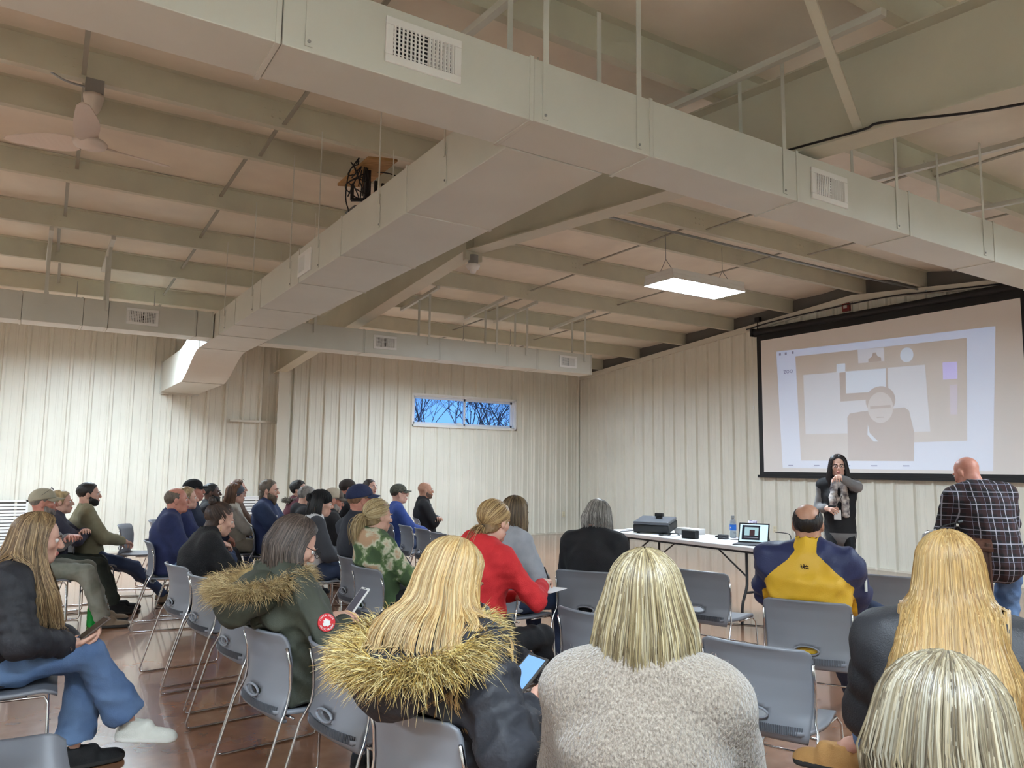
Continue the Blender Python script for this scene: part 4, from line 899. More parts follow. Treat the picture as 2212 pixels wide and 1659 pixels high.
class Person:
    def __init__(s, name, label, x, y, az, **k):
        s.o = empty('person', (x, y, 0), -math.radians(az)); tag(s.o, label, 'person', k.get('group', 'people at the meeting')); s.k = k; k['az_'] = az
        D = math.hypot(x, y); s.h = k.get('h', .0095 if D < 2.6 else .012 if D < 4.6 else .016 if D < 7 else .021)
        s.lod = k.get('lod', 0 if D < 4.9 or k.get('stand') else 1); s.skel(); hl = s.head; a = math.radians(az)      # stand the root so that the head comes over (x, y)
        if k.get('by_head', True): s.o.location = (x - (hl[0] * math.cos(a) + hl[1] * math.sin(a)), y - (-hl[0] * math.sin(a) + hl[1] * math.cos(a)), 0)
    def g(s, n, d): return s.k.get(n, d)
    def skel(s):
        g = s.g; sex = g('sex', 'm'); s.sex = sex; zh = g('zh', 1.27 if sex == 'm' else 1.24); seat = not g('stand', False)
        hip = A3(*g('hip', (0, -.06, .535) if seat else (0, 0, .93))); l1, l2 = [math.radians(v) for v in g('lean', (-12, -3))]; rl = math.radians(g('side', 0)); hp = math.radians(g('hpitch', 4)); hy = math.radians(g('hyaw', 0)); hr = math.radians(g('hroll', 0))
        nat = .165 * math.cos(l1) + .165 * math.cos((l1 + l2) / 2) + .17 * math.cos(l2) + .275
        q = g('ts', (zh - hip[2]) / nat); s.q = q
        d = lambda a: A3(math.sin(rl), math.sin(a) * math.cos(rl), math.cos(a) * math.cos(rl))
        s.hip = hip; s.waist = hip + d(l1) * .165 * q; s.chest = s.waist + d((l1 + l2) / 2) * .165 * q; s.neck = s.chest + d(l2) * .17 * q; s.up = d(l2)
        tw = math.radians(g('twist', 0)); s.right = unit(A3(math.cos(tw), math.sin(tw), -math.sin(rl))); s.fw = unit(np.cross(s.up, s.right))
        sw = g('sw', .185 if sex == 'm' else .160); sh = s.neck - s.up * .035 * q
        s.sh = {e: sh + s.right * e * sw - s.up * .02 for e in (-1, 1)}
        R = np.array((Matrix.Rotation(hy, 3, 'Z') @ Matrix.Rotation(hp, 3, 'X') @ Matrix.Rotation(hr, 3, 'Y'))); s.HR = R
        s.hs = g('hs', 1.0 if sex == 'm' else .95)
        nd = unit(A3(math.sin(rl), math.sin(l2 + .2 + g('neckf', 0)), math.cos(l2 + .2 + g('neckf', 0)))); s.head = s.neck + nd * .135 * q + R @ A3(0, .02, .02) * s.hs
        hw = .088
        s.hipj = {e: hip + A3(e * hw, 0, -.01) for e in (-1, 1)}
        an = g('ankles', ((-.11, .40, .09), (.11, .40, .09)) if seat else ((-.10, 0, .09), (.10, .02, .09))); kp = g('kneepole', ((-.15, .4, 1), (.15, .4, 1)) if seat else ((0, 1, 0), (0, 1, 0)))
        s.knee = {}; s.ank = {}
        for i, e in enumerate((-1, 1)): s.knee[e], s.ank[e] = ik(s.hipj[e], A3(*an[i]), .42, .43, A3(*kp[i]))
        wr = g('wrists', ((-.06, .26, .66), (.06, .27, .65))); ep = g('elpole', ((-1, -.6, -.7), (1, -.6, -.7))); s.elb = {}; s.wr = {}
        la = g('la', .275)
        for i, e in enumerate((-1, 1)): s.elb[e], s.wr[e] = ik(s.sh[e], A3(*wr[i]), la, la * .92, A3(*ep[i]))
    def backrest(s, f, m=0.0):
        """cloth presses flat against the chair back"""
        if s.g('stand', False): return
        d = math.radians(s.g('chair_az', s.g('az_', 0)) - s.g('az_', 0)); c, q = math.cos(d), math.sin(d)
        def cut(X, Y, Z):
            xc, yc = X * c - Y * q, X * q + Y * c
            lim = np.interp(Z, [.44, .50, .66, .74, .765], [-.17, -.196, -.196, -.218, -.236]) + .055 * np.clip(np.abs(xc) / .22, 0, 1) ** 2 + m
            return np.where((Z < .772) & (np.abs(xc) < .27), lim - yc, -1.)
        f.cut(cut)
    # ---- the body itself: head, neck, hands and trunk in one mesh
    def body(s, hands=(.55, .55), hdir=None, hnorm=None, legs=True):
        skin = SKIN[s.g('skin', 'fair')]; brow = hairmat(s.g('brow', s.g('haircol', (70, 52, 40))))
        V, Q, mi = HEADS[s.sex, s.lod]; parts = [(s.head + (V * s.hs) @ s.HR.T, [tuple(f) for f in Q], list(mi))]
        ev, eq, em = EYES; parts.append((s.head + (ev * s.hs) @ s.HR.T, eq, em))
        b = MB()
        for e in (-1, 1): b.tube([(e * .012, .0945, .021), (e * .030, .0955, .027), (e * .050, .083, .021)], [.0035, .004, .002], 5, cap=False)
        bv = np.array(b.v); parts.append((s.head + (bv * s.hs) @ s.HR.T, b.f, [5] * len(b.f)))
        for i, e in enumerate((-1, 1)):
            c = hands[i]
            if c is None: continue
            V, Q = HANDS[c, s.lod]; V = V * (1.0 if s.sex == 'm' else .92) * s.g('hsz', 1.0); Q = [tuple(f) for f in Q]
            if e < 0: V = V * A3(-1, 1, 1); Q = [f[::-1] for f in Q]
            fd = unit(A3(*hdir[i])) if hdir and hdir[i] is not None else unit(s.wr[e] - s.elb[e]); nn = A3(*hnorm[i]) if hnorm and hnorm[i] is not None else A3(0, 0, 1)
            z = unit(nn - fd * (nn @ fd)); x = np.cross(fd, z); Rm = np.stack([x, fd, z], 1); parts.append((s.wr[e] + V @ Rm.T, Q, [0] * len(Q)))
        f = Field(); f.cone(s.hip, s.waist, .09, .085, .03, 1.2, s.right); f.cone(s.waist, s.chest, .085, .09, .03, 1.25, s.right); f.cone(s.chest, s.neck - s.up * .06, .085, .05, .03, 1.3, s.right); f.cone(s.neck - s.up * .05, s.neck + s.up * .03, .042, .04)
        for e in (-1, 1):
            f.cone(s.sh[e] - s.right * e * .03, s.elb[e], .038, .030); f.cone(s.elb[e], s.wr[e], .030, .023)
            if legs: f.cone(s.hipj[e], s.knee[e], .06, .045); f.cone(s.knee[e], s.ank[e], .042, .032)
        s.backrest(f, .012); V, Q, _ = f.mesh(max(.026, s.h * 1.4), 1); parts.append((V, [tuple(r) for r in Q], [0] * len(Q)))
        VV = np.concatenate([p[0] for p in parts]); FF = []; MM = []; n = 0
        for v, q, m in parts: FF += [tuple(i + n for i in r) for r in q]; MM += list(m); n += len(v)
        me = bpy.data.meshes.new('body'); me.from_pydata(VV.tolist(), [], [tuple(dict.fromkeys(r)) for r in FF])
        for m in (skin, M_lip if s.g('skin', 'fair') != 'dark' else skin, M_eye, M_iris, M_pupil, brow): me.materials.append(m)
        me.polygons.foreach_set('material_index', MM); me.shade_smooth(); link(bpy.data.objects.new('body', me), s.o)
        return s
    def top(s, name, mats, bulk=.012, sleeve=None, quilt=None, wr=.006, wsc=16, hem=-.06, collar=.0, colfn=None, cuff=.02, extra=None, bust=None, belly=0, hood=False, seed=1, armk=1.0, dome=0):
        b = bulk; sl = b if sleeve is None else sleeve; f = Field(); fem = s.sex == 'f'; R = s.right; sx = 1.28 if not fem else 1.22; q1 = quilt
        f.cone(s.hip + s.up * hem, s.waist, .118 + b, .104 + b + belly * .3, .04, sx, R, quilt=q1); f.cone(s.waist, s.chest, .104 + b + belly * .3, .108 + b, .04, sx * 1.03, R, quilt=q1); f.cone(s.chest, s.neck - s.up * .075, .108 + b, .078 + b, .045, sx * 1.08, R, quilt=q1)
        if belly: f.ell(s.waist + s.fw * (.05 + belly * .5) - s.up * .02, (.13 + b, .09 + belly, .13), .06)
        if fem and bust is not False:
            for e in (-1, 1): f.ell(s.chest + s.fw * .085 + R * e * .06 - s.up * .02, (.052, .05, .055), .04)
        for e in (-1, 1):
            f.cone(s.neck + s.up * .005, s.sh[e], .048 + b * .7, .052 + b * .8, .05)
            qs = None if quilt is None else (quilt[0] * .85, quilt[1], .2)
            w = s.wr[e] + unit(s.elb[e] - s.wr[e]) * cuff
            f.cone(s.sh[e], s.elb[e], (.056 if not fem else .050) * armk + sl, (.045 if not fem else .041) * armk + sl, .035, tag=1, quilt=qs); f.cone(s.elb[e], w, (.045 if not fem else .041) * armk + sl, (.034 if not fem else .030) * armk + sl * .8, .02, tag=1, quilt=qs)
        if collar: f.cone(s.neck - s.up * .01, s.neck + s.up * collar + s.fw * .012, .060 + b * .5, .056 + b * .4, .03, tag=2)
        if hood:
            c = s.neck - s.fw * .085 + s.up * .005; f.ell(c, (.115, .055, .075), .05, tag=3); f.ell(c - s.fw * .015 - s.up * .07, (.075, .04, .07), .05, tag=3)
        if extra: extra(f, s)
        if not s.g('stand', False): f.cut(lambda X, Y, Z: .462 - Z)
        s.backrest(f)
        if collar or hood:
            nk = s.neck; up = s.up; f.cut(lambda X, Y, Z: .050 - np.sqrt((X - nk[0]) ** 2 + (Y - nk[1] - .01) ** 2) - np.maximum(0, (nk[2] - Z)) * 3)
        V, Q, tg = f.mesh(s.h); V = wrinkle(V, Q, wr, wsc, seed)
        if colfn is None: s.topo = np_obj(name, V, Q, mats, s.o); return s
        mk = np.repeat(np.asarray(colfn(V, tg, s), float)[:, None], 3, 1)       # seam between the two cloths, smoothed along the mesh
        for _ in range(4): mk = laplace(mk, Q)
        s.topo = np_obj(name, V, Q, twotone(*mats), s.o); a = s.topo.data.attributes.new('seam', 'FLOAT', 'POINT'); a.data.foreach_set('value', mk[:, 0].astype(np.float32)); return s
    def pants(s, m, name='trousers', r=(.088, .066, .062, .050), wr=.011, short=0.0, flare=0, skirt=None):
        f = Field(); f.ell(s.hip + A3(0, .01, -.005), (.160, .110, .093) if s.sex == 'm' else (.148, .102, .088), .04); 
        for e in (-1, 1):
            a = s.ank[e] + unit(s.knee[e] - s.ank[e]) * short
            f.cone(s.hipj[e], s.knee[e], r[0], r[1], .035); f.cone(s.knee[e], a, r[2], r[3] + flare, .025)
            dn = unit(s.ank[e] - s.knee[e]); f.cut(lambda X, Y, Z, a=a, dn=dn: np.where((X - a[0]) ** 2 + (Y - a[1]) ** 2 + (Z - a[2]) ** 2 < .0225, (X - a[0]) * dn[0] + (Y - a[1]) * dn[1] + (Z - a[2]) * dn[2] - .012, -1.))
        s.backrest(f, .004); V, Q, tg = f.mesh(max(s.h, .0145)); V = wrinkle(V, Q, wr, 18, 5); np_obj(name, V, Q, m, s.o); return s
    def shoes(s, m=None, sole=None, kind='sneaker', yaw=(8, -8), pitch=(0, 0), only=(-1, 1)):
        V, Q, mi = SHOES[kind]
        for i, e in enumerate((-1, 1)):
            if e not in only: continue
            key = (kind, (m or M_blkshoe).name, (sole or M_dksole).name)
            if key not in SHOE_ME: SHOE_ME[key] = np_mesh('shoe', V, Q, [m or M_blkshoe, sole or M_dksole], mi)
            o = link(bpy.data.objects.new('shoe', SHOE_ME[key]), s.o)
            Mt = Matrix.Translation(Vector(s.ank[e])) @ Matrix.Rotation(math.radians(yaw[i]), 4, 'Z') @ Matrix.Rotation(math.radians(pitch[i]), 4, 'X') @ Matrix.Translation((0, .045, -.088)); o.matrix_local = Mt
        return s
    def H(s, p): return s.head + s.HR @ (np.asarray(p, float) * s.hs)
    def hshape(s, name, f, m, h=None, wr=0, wsc=60, mi=None):
        V, Q, tg = f.mesh(h or max(.0075, s.h * .5)); 
        if wr: V = wrinkle(V, Q, wr, wsc, 3)
        np_obj(name, s.head + (V * s.hs) @ s.HR.T, Q, m, s.o, None if mi is None else mi(V[Q].mean(1), tg[Q[:, 0]])); return s
    def short_hair(s, col, vol=.0, recede=0.0, nape=0.0, wr=.003, wsc=70):
        f = Field(); f.ell((0, -.016, .040), (.079 + vol, .100 + vol, .086 + vol), .02)
        f.cut(lambda X, Y, Z: np.interp(Y, [-.13, -.06, -.020, .004, .022, .034 - recede, .060 - recede, .075 - recede, .13], [-.075 - nape, -.062 - nape, -.012, -.034, -.034, .030, .074, .082 + recede, .15]) - Z)
        return s.hshape('hair', f, hairmat(col), wr=wr, wsc=wsc)
    def fringe(s, col, top=.075, vol=0, back=-.02):
        f = Field(); f.ell((0, -.016, .032), (.079 + vol, .099 + vol, .085 + vol), .02)
        f.cut(lambda X, Y, Z: np.interp(Y, [-.13, -.06, -.018, .010, .025, .05], [-.075, -.062, -.012, -.02, .03, .2]) - Z); f.cut(lambda X, Y, Z: .060 - np.sqrt(X ** 2 + ((Y + back) * .72) ** 2) - np.maximum(0, (top - Z)) * 2)
        return s.hshape('hair', f, hairmat(col), wr=.0025, wsc=70)
    def beard(s, col, long=0.0, vol=.008):
        f = Field(); f.ell((0, .026, -.035), (.057 + vol, .062 + vol, .078 + vol), .03); f.ell((0, .064, -.092 - long * .5), (.022 + vol, .02 + vol, .022 + vol + long), .03)
        for e in (-1, 1): f.ell((e * .047, .008, -.06), (.019 + vol, .032 + vol, .036 + vol), .03)
        f.cut(lambda X, Y, Z: Z - np.interp(Y, [-.02, .015, .05, .082, .092, .105], [.0, -.012, -.036, -.046, -.072, -.076])); f.cut(lambda X, Y, Z: -.004 - Y + 0 * Z)
        return s.hshape('beard', f, hairmat(col), wr=.003, wsc=90)
    def cap(s, mats, brim=True, colfn=None, tilt=0, back=0):
        f = Field(); f.ell((0, -.012, .048), (.086, .108, .090), .02); f.cut(lambda X, Y, Z: np.interp(Y, [-.12, .1], [.022, .048]) - Z)
        c = mats if isinstance(mats, list) else [mats]
        s.hshape('cap', f, c, h=.007, mi=colfn); co_ = s.o.children[-1] if False else None
        if brim:
            n, m_ = 12, 6; V = []; 
            for i in range(m_ + 1):
                for j in range(n + 1):
                    u = -1 + 2 * j / n; t = i / m_; x = u * .078 * (1 - .18 * t * t); y = .080 - .055 * u * u * 1.0 + t * .082 * (1 - .35 * u * u); z = .052 - .018 * u * u - t * .018; V.append((x, y, z))
            k = len(V); V += [(x, y, z - .005) for x, y, z in V]; W = n + 1
            Q = [(i * W + j, i * W + j + 1, (i + 1) * W + j + 1, (i + 1) * W + j) for i in range(m_) for j in range(n)]; Q += [tuple(k + q for q in reversed(r)) for r in Q]
            Q += [(m_ * W + j, m_ * W + j + 1, k + m_ * W + j + 1, k + m_ * W + j) for j in range(n)]
            np_obj('cap_brim', s.head + (np.array(V) * s.hs) @ s.HR.T, np.array(Q), c[-1], s.o)
        return s
    def beanie(s, m, tail=False):
        f = Field(); f.ell((0, -.015, .048), (.090, .110, .095), .02); f.cut(lambda X, Y, Z: np.interp(Y, [-.12, .1], [-.05, .035]) - Z)
        V, Q, _ = f.mesh(.0075); a = np.arctan2(V[:, 0], V[:, 1]); V = V + vnormals(V, Q) * (.003 * np.sin(a * 26))[:, None]; np_obj('beanie', s.head + (V * s.hs) @ s.HR.T, Q, m, s.o); return s
    def glasses(s, col=(20, 20, 22), on_top=False):
        b = MB(); z = .004
        for e in (-1, 1):
            ring = [(e * .031 + .023 * math.cos(a), .112, z + .016 * math.sin(a)) for a in [2 * math.pi * k / 14 for k in range(15)]]; b.tube(ring, .0018, 5, cap=False); b.tube([(e * .054, .112, z + .006), (e * .075, .08, z + .006), (e * .082, -.005, z + .008), (e * .08, -.025, z - .01)], .0018, 5)
        b.tube([(-.009, .114, z + .004), (.009, .114, z + .004)], .0018, 5); V = np.array(b.v)
        if on_top: V = V @ np.array(Matrix.Rotation(math.radians(38), 3, 'X')).T + A3(0, -.02, .055)
        me = bpy.data.meshes.new('glasses'); me.from_pydata((s.head + (V * 1.0 * s.hs) @ s.HR.T).tolist(), [], b.f); me.materials.append(mat('frame_%d_%d_%d' % col, col, .3)); link(bpy.data.objects.new('glasses', me), s.o); return s
    # ---- combed hair made of strands; tab = [(z below head centre, radius side, radius back, shift back)]
    def locks(s, n, cols, length, tab, seed=1, r=.0024, k=11, part=0.0, face=58, curl=.004, endvar=.03, collide=None, backlen=0.0, drift=(0, 0), wave=(0, 0), name='hair', crown=(0, -.02), front=None):
        g = np.random.default_rng(seed); th = g.uniform(-math.pi, math.pi, n); a0 = np.radians(g.uniform(2, 62, n)); fa = math.radians(face)
        thin = np.where(np.abs(th) < fa, np.sign(th + 1e-6) * (fa + np.abs(th) * .25), th)     # hair over the face is swept aside
        L = length * (1 - backlen * np.clip((np.abs(th) - 1.2) / .6, 0, 1)) + g.uniform(-endvar, endvar, n)
        ncl = max(30, n // 22); cl = np.floor((th + math.pi) / (2 * math.pi) * ncl); cth = (cl + .5) / ncl * 2 * math.pi - math.pi; crand = g.uniform(-1, 1, ncl + 1)[cl.astype(int)]
        t = np.linspace(0, 1, k); P = np.zeros((n, k, 3)); lay = g.uniform(-.001, .010, n)
        arc = .15
        tot = arc + L                                                  # path length from crown
        for i in range(k):
            d = t[i] * tot; al = a0 + np.minimum(d / arc, 1) * (math.radians(98) - a0) ; al = np.minimum(al, math.radians(98)); w = np.clip((al - .25) / 1.35, 0, 1); w = w * w * (3 - 2 * w); ang = th + (thin - th) * w + (cth - th) * .55 * t[i] ** 1.5
            rx, ry, rz = .083 + lay, .102 + lay, .090 + lay
            x = rx * np.sin(al) * np.sin(ang); y = ry * np.sin(al) * np.cos(ang) - .016; z = .038 + rz * np.cos(al)
            dz = np.maximum(0, d - arc * (1 - a0 / math.radians(98)))
            zz = -dz
            zs = [q_[0] for q_ in tab]
            sx = np.interp(dz, zs, [q_[1] for q_ in tab]); sy = np.interp(dz, zs, [q_[2] for q_ in tab]); sh = np.interp(dz, zs, [q_[3] for q_ in tab])
            below = dz > 1e-6
            xb = (sx + lay * 1.5) * np.sin(ang); yb = (sy + lay * 1.5) * np.cos(ang) - .016 - sh
            bl = np.clip(dz / .06, 0, 1); x = np.where(below, x * (1 - bl) + xb * bl, x); y = np.where(below, y * (1 - bl) + yb * bl, y); z = np.where(below, z - dz, z)
            ph = g.uniform(0, 6.28, n) if i == 0 else ph0; ph0 = ph
            x = x + (curl * np.sin(ph + d * 30) + wave[0] * np.sin(ph * .15 + d * wave[1])) * np.clip(dz * 8, 0, 1)
            y = y + curl * np.cos(ph * 1.7 + d * 26) * np.clip(dz * 8, 0, 1); lk = 1 + .035 * crand * np.clip(t[i] * 3, 0, 1); x = x * lk; y = y * lk
            P[:, i] = np.stack([x, y, z], 1)
        # comb with the head turned, then let the fall follow gravity
        hd = s.HR; up_part = P.copy(); zc = np.minimum(P[..., 2], -.03) + .03; up_part[..., 2] = np.maximum(P[..., 2], -.03)
        W_ = s.head + (up_part * s.hs) @ hd.T; W_[..., 2] += zc
        W_[..., 0] -= zc * drift[0]; W_[..., 1] -= zc * drift[1]
        if collide:                                                  # let the fall lie on coat, hood or fur instead of passing through
            from mathutils.bvhtree import BVHTree
            trees = [(BVHTree.FromPolygons([v.co.copy() for v in q_.data.vertices], [tuple(p_.vertices) for p_ in q_.data.polygons])) for q_ in collide]
            zl = s.neck[2] + .09
            for i in range(n):
                for j in range(k):
                    if W_[i, j, 2] < zl:
                        for T_ in trees:
                            v_ = Vector(W_[i, j]); c_, nn, _, dd = T_.find_nearest(v_)
                            if c_ is not None and (dd < .006 or (v_ - c_).dot(nn) < 0): W_[i, j] = np.array(c_ + nn * (.006 + .7 * abs(lay[i])))
        cc = pal(n, cols, g); tone = (1 + .22 * crand)[:, None]
        return strands(W_, r * g.uniform(.6, 1.35, n), np.clip(cc * tone, 0, 1), name, s.o, out=W_[:, 0] - s.head)
    def pulled(s, n, cols, tie, seed=1, r=.0018, k=7, name='combed_hair'):
        """hair combed back over the skull to a tie point"""
        g = np.random.default_rng(seed); c0 = A3(0, -.016, .038); rad = A3(.081, .101, .089); P = []
        td = unit((A3(*tie) - c0) / rad); hl = lambda y: np.interp(y, [-.13, -.06, -.018, .010, .032, .060, .075, .13], [-.082, -.072, -.012, -.022, .030, .074, .082, .15])
        while len(P) < n:
            d = unit(g.normal(size=3)); q_ = c0 + rad * d
            if q_[2] < hl(q_[1]): continue
            o_ = math.acos(max(-.999, min(.999, d @ td)))
            if o_ < .15: continue
            t = np.linspace(0, 1, k)[:, None]; dd = (np.sin((1 - t) * o_) * d + np.sin(t * o_) * td) / math.sin(o_); P.append(c0 + (rad + g.uniform(0, .007) + .004 * np.sin(t * math.pi)) * dd)
        return strands(s.head + (np.array(P) * s.hs) @ s.HR.T, r * g.uniform(.6, 1.3, n), pal(n, cols, g), name, s.o, taper=.8, out=(np.array(P)[:, 0] - c0) @ s.HR.T)
    def hair_cap(s, col, drop=-.05, vol=-.004, face=.02):
        f = Field(); f.ell((0, -.018, .038), (.078 + vol, .098 + vol, .086 + vol), .02)
        if drop < -.06: f.cone((0, -.035, 0), (0, -.05, drop), .066 + vol, .06 + vol, .03, 1.1, (1, 0, 0))
        f.cut(lambda X, Y, Z: np.interp(Y, [-.2, -.10, .0, .012 + face * .2, .035, .060, .075], [drop, drop, drop * .6, -.02, .03, .074, .15]) - Z)
        return s.hshape('hair_base', f, hairmat(col), wr=.002)
    def tail(s, p0, p1, p2, n, cols, r=.0022, spread=.03, seed=4, k=8, end=None, name='ponytail'):
        g = np.random.default_rng(seed); t = np.linspace(0, 1, k)[None, :, None]; a, b, c = [np.asarray(v, float) for v in (p0, p1, p2)]
        off = g.normal(size=(n, 1, 3)) * .4; P = (1 - t) ** 2 * a + 2 * t * (1 - t) * b + t ** 2 * c + off * (.018 + spread * np.sin(t * math.pi * .75))
        P = P * 1.0; L = g.uniform(.8, 1.05, (n, 1, 1)); P = a + (P - a) * L
        return strands(P, r * g.uniform(.6, 1.3, n), pal(n, cols, g), name, s.o)
def fur_ring(parent, centre_path, n, cols, length, seed=1, r=.0022, name='fur_trim', spread=.03, droop=.35, out=None):
    """tufts of fur standing off a path of (point, outward dir)"""
    g = np.random.default_rng(seed); pts = np.array([p for p, o_ in centre_path]); outs = np.array([o_ for p, o_ in centre_path]); m_ = len(pts)
    u = g.uniform(0, m_ - 1.001, n); i = u.astype(int); f = (u - i)[:, None]; base = pts[i] * (1 - f) + pts[i + 1] * f; o_ = outs[i] * (1 - f) + outs[i + 1] * f
    tan = pts[i + 1] - pts[i]; tan /= np.linalg.norm(tan, axis=1, keepdims=True) + 1e-9
    base = base + g.normal(size=(n, 3)) * spread * .5; clump = g.normal(size=(n // 9 + 1, 3))[(u / (m_ - 1) * (n // 9)).astype(int)]; d = o_ + g.normal(size=(n, 3)) * .20 + clump * .30; d /= np.linalg.norm(d, axis=1, keepdims=True); L = (length * g.uniform(.55, 1.15, n))[:, None]
    k = 4; P = np.zeros((n, k, 3))
    for j in range(k): t = j / (k - 1); P[:, j] = base + d * L * t + A3(0, 0, -1) * L * droop * t * t + g.normal(size=(n, 3)) * .004 * t
    return strands(P, r * g.uniform(.6, 1.4, n), pal(n, cols, g), name, parent, taper=.12)
# ------------------------------------------------------------------ the people, each with the chair sat on
CH_LABELS = {}
def sitter(label, hx, hy, zh, az, seatlab=None, **k):
    p = Person('person', label, hx, hy, az, zh=zh, **k)
    if seatlab: chair(p.o.location[0], p.o.location[1], k.get('chair_az', az), seatlab)
    return p
def patch(s, name, c, n, w, h, m, roll=0, up=None, d=.003):
    """thin patch sewn on clothing at c facing n"""
    n = unit(np.asarray(n, float)); u = unit(np.cross(A3(0, 0, 1) if up is None else up, n)); v = np.cross(n, u); c = np.asarray(c, float)
    b = MB(); b.prism([c + u * w * e + v * h * g_ - n * .004 for e, g_ in ((-.5, -.5), (.5, -.5), (.5, .5), (-.5, .5))], n * (d + .004)); return b.build(name, m, s.o)
def on_surface(s, p, n, rad=.03):
    """point of the garment farthest out along n near the line p + t n"""
    me = s.topo.data; co_ = np.empty(len(me.vertices) * 3, np.float32); me.vertices.foreach_get('co', co_); V = co_.reshape(-1, 3); n = unit(np.asarray(n, float)); d = V - p; t = d @ n; r = np.linalg.norm(d - t[:, None] * n, axis=1)
    ok = r < rad; return p + n * (t[ok].max() if ok.any() else .1)
PHN = MB(); PHN.box((-.036, -.075, -.004), (.036, .075, .004))
def phone(loc, rot, label, case, scr, emit=0):
    t = empty('phone', loc); t.rotation_euler = rot; tag(t, label, 'phone')
    b = MB(); b.box((-.037, -.077, -.005), (.037, .077, .004)); b.build('phone_case', case, t, bevel=.003)
    b = MB(); b.box((-.031, -.066, .004), (.031, .066, .0048)); b.build('phone_screen', scr, t)
    b = MB(); b.box((-.01, .0695, .004), (.01, .072, .0049)); b.build('earpiece', M_black, t); return t
def world(p, q):
    """point q in the person's frame -> world"""
    a = p.o.rotation_euler[2]; x, y, z = q; return (p.o.location[0] + x * math.cos(a) - y * math.sin(a), p.o.location[1] + x * math.sin(a) + y * math.cos(a), z)
def hood_fur(p, c, rx, ry, dz, n, cols, L, seed, a0=-155, a1=155, r=.0024, fabric=None, up=.45):
    ctr = p.neck + A3(*c); path = []
    for k in range(25):
        a = math.radians(a0 + (a1 - a0) * k / 24); o_ = A3(math.sin(a), -math.cos(a), 0)
        path.append((ctr + A3(rx * o_[0], ry * o_[1], dz * math.cos(a)), unit(o_ + A3(0, 0, up))))
    fur_ring(p.o, path, n, cols, L, seed, r)
    f = Field()
    for (a, _), (b, _) in zip(path, path[1:]): f.cone(a, b, .028, .028, .02)
    V, Q, _ = f.mesh(.011); np_obj('fur_lining', V, Q, hairmat(cols[0]), p.o)
    if fabric is not None:
        f = Field(); f.ell(ctr + A3(0, -ry * .35, -.065), (rx * .95, ry * .75, .075), .05); f.ell(ctr + A3(0, -ry * .75, -.10), (rx * .7, ry * .3, .085), .05); f.ell(ctr + A3(0, .02, .0), (rx * .72, ry * .62, .055), .03)
        V, Q, _ = f.mesh(.011); V = wrinkle(V, Q, .006, 20, 9); np_obj('hood', V, Q, fabric, p.o)

BROWNB = [(121, 95, 66), (150, 123, 88), (95, 73, 51), (169, 143, 106)]
BLOND = [(165, 132, 80), (181, 153, 107), (137, 103, 59), (190, 167, 124)]
ASHB = [(134, 119, 87), (156, 142, 110), (105, 90, 63), (168, 157, 132), (87, 73, 53)]
GREYB = [(114, 102, 79), (135, 124, 103), (89, 76, 56), (147, 139, 121), (72, 62, 47)]
DKBR = [(62, 50, 44), (84, 70, 62), (48, 38, 34), (104, 90, 80)]
# --- left foreground: woman in the long black puffer coat, legs crossed
M_puff = cloth('black_puffer', (30, 31, 37), (38, 39, 46), rough=.66, bump=.35, bscale=45)
p = sitter('person in a long black puffer coat and jeans with legs crossed, at the left edge', .09, 4.28, 1.215, 92, 'grey chair under the person in the long black puffer coat', sex='f', skin='fair', lean=(10, 16), hpitch=-6, hip=(0, -.06, .535), ankles=((-.08, .33, .09), (-.02, .56, .20)), kneepole=((-.1, .5, 1), (.12, .5, 1)), wrists=((-.02, .28, .615), (.10, .27, .62)), haircol=(110, 84, 60), la=.265)
p.body(hands=(.55, .55), hdir=((.4, 1, 0), (-.2, 1, 0)), hnorm=((.3, 0, -1), (-.2, .2, -1))).top('puffer_coat', M_puff, bulk=.036, sleeve=.026, quilt=(.070, .013, 0), wr=.007, wsc=22, hem=-.10, collar=.06).pants(JEANS, 'jeans', r=(.092, .074, .072, .072), flare=.02, short=.05)
p.shoes(M_whshoe, M_sole, yaw=(0, -12), pitch=(0, -6), only=(1,)); p.shoes(M_blkshoe, M_dksole, yaw=(10, 0), only=(-1,))
f = Field(); f.cone(p.hip + A3(0, -.06, -.02), p.hip + A3(0, -.09, -.30), .15, .16, .04, 1.35, A3(1, 0, 0)); V, Q, _ = f.mesh(.014); np_obj('coat_skirt', wrinkle(V, Q, .012, 14, 3), Q, M_puff, p.o)
p.hair_cap((112, 86, 58), -.12); p.locks(2100, BROWNB, .34, [(0, .088, .104, 0), (.08, .10, .112, .0), (.16, .128, .135, -.01), (.26, .15, .17, -.04), (.4, .14, .17, -.07)], seed=3, face=62, wave=(.010, 22), endvar=.07, r=.0022, k=12, collide=[p.topo])
phone(world(p, (.06, .37, .675)), (math.radians(35), 0, math.radians(-78)), 'dark phone in a brown case held over the crossed jeans', mat('brown_case', (92, 76, 66), .5), mat('dark_screen', (28, 26, 30), .1))
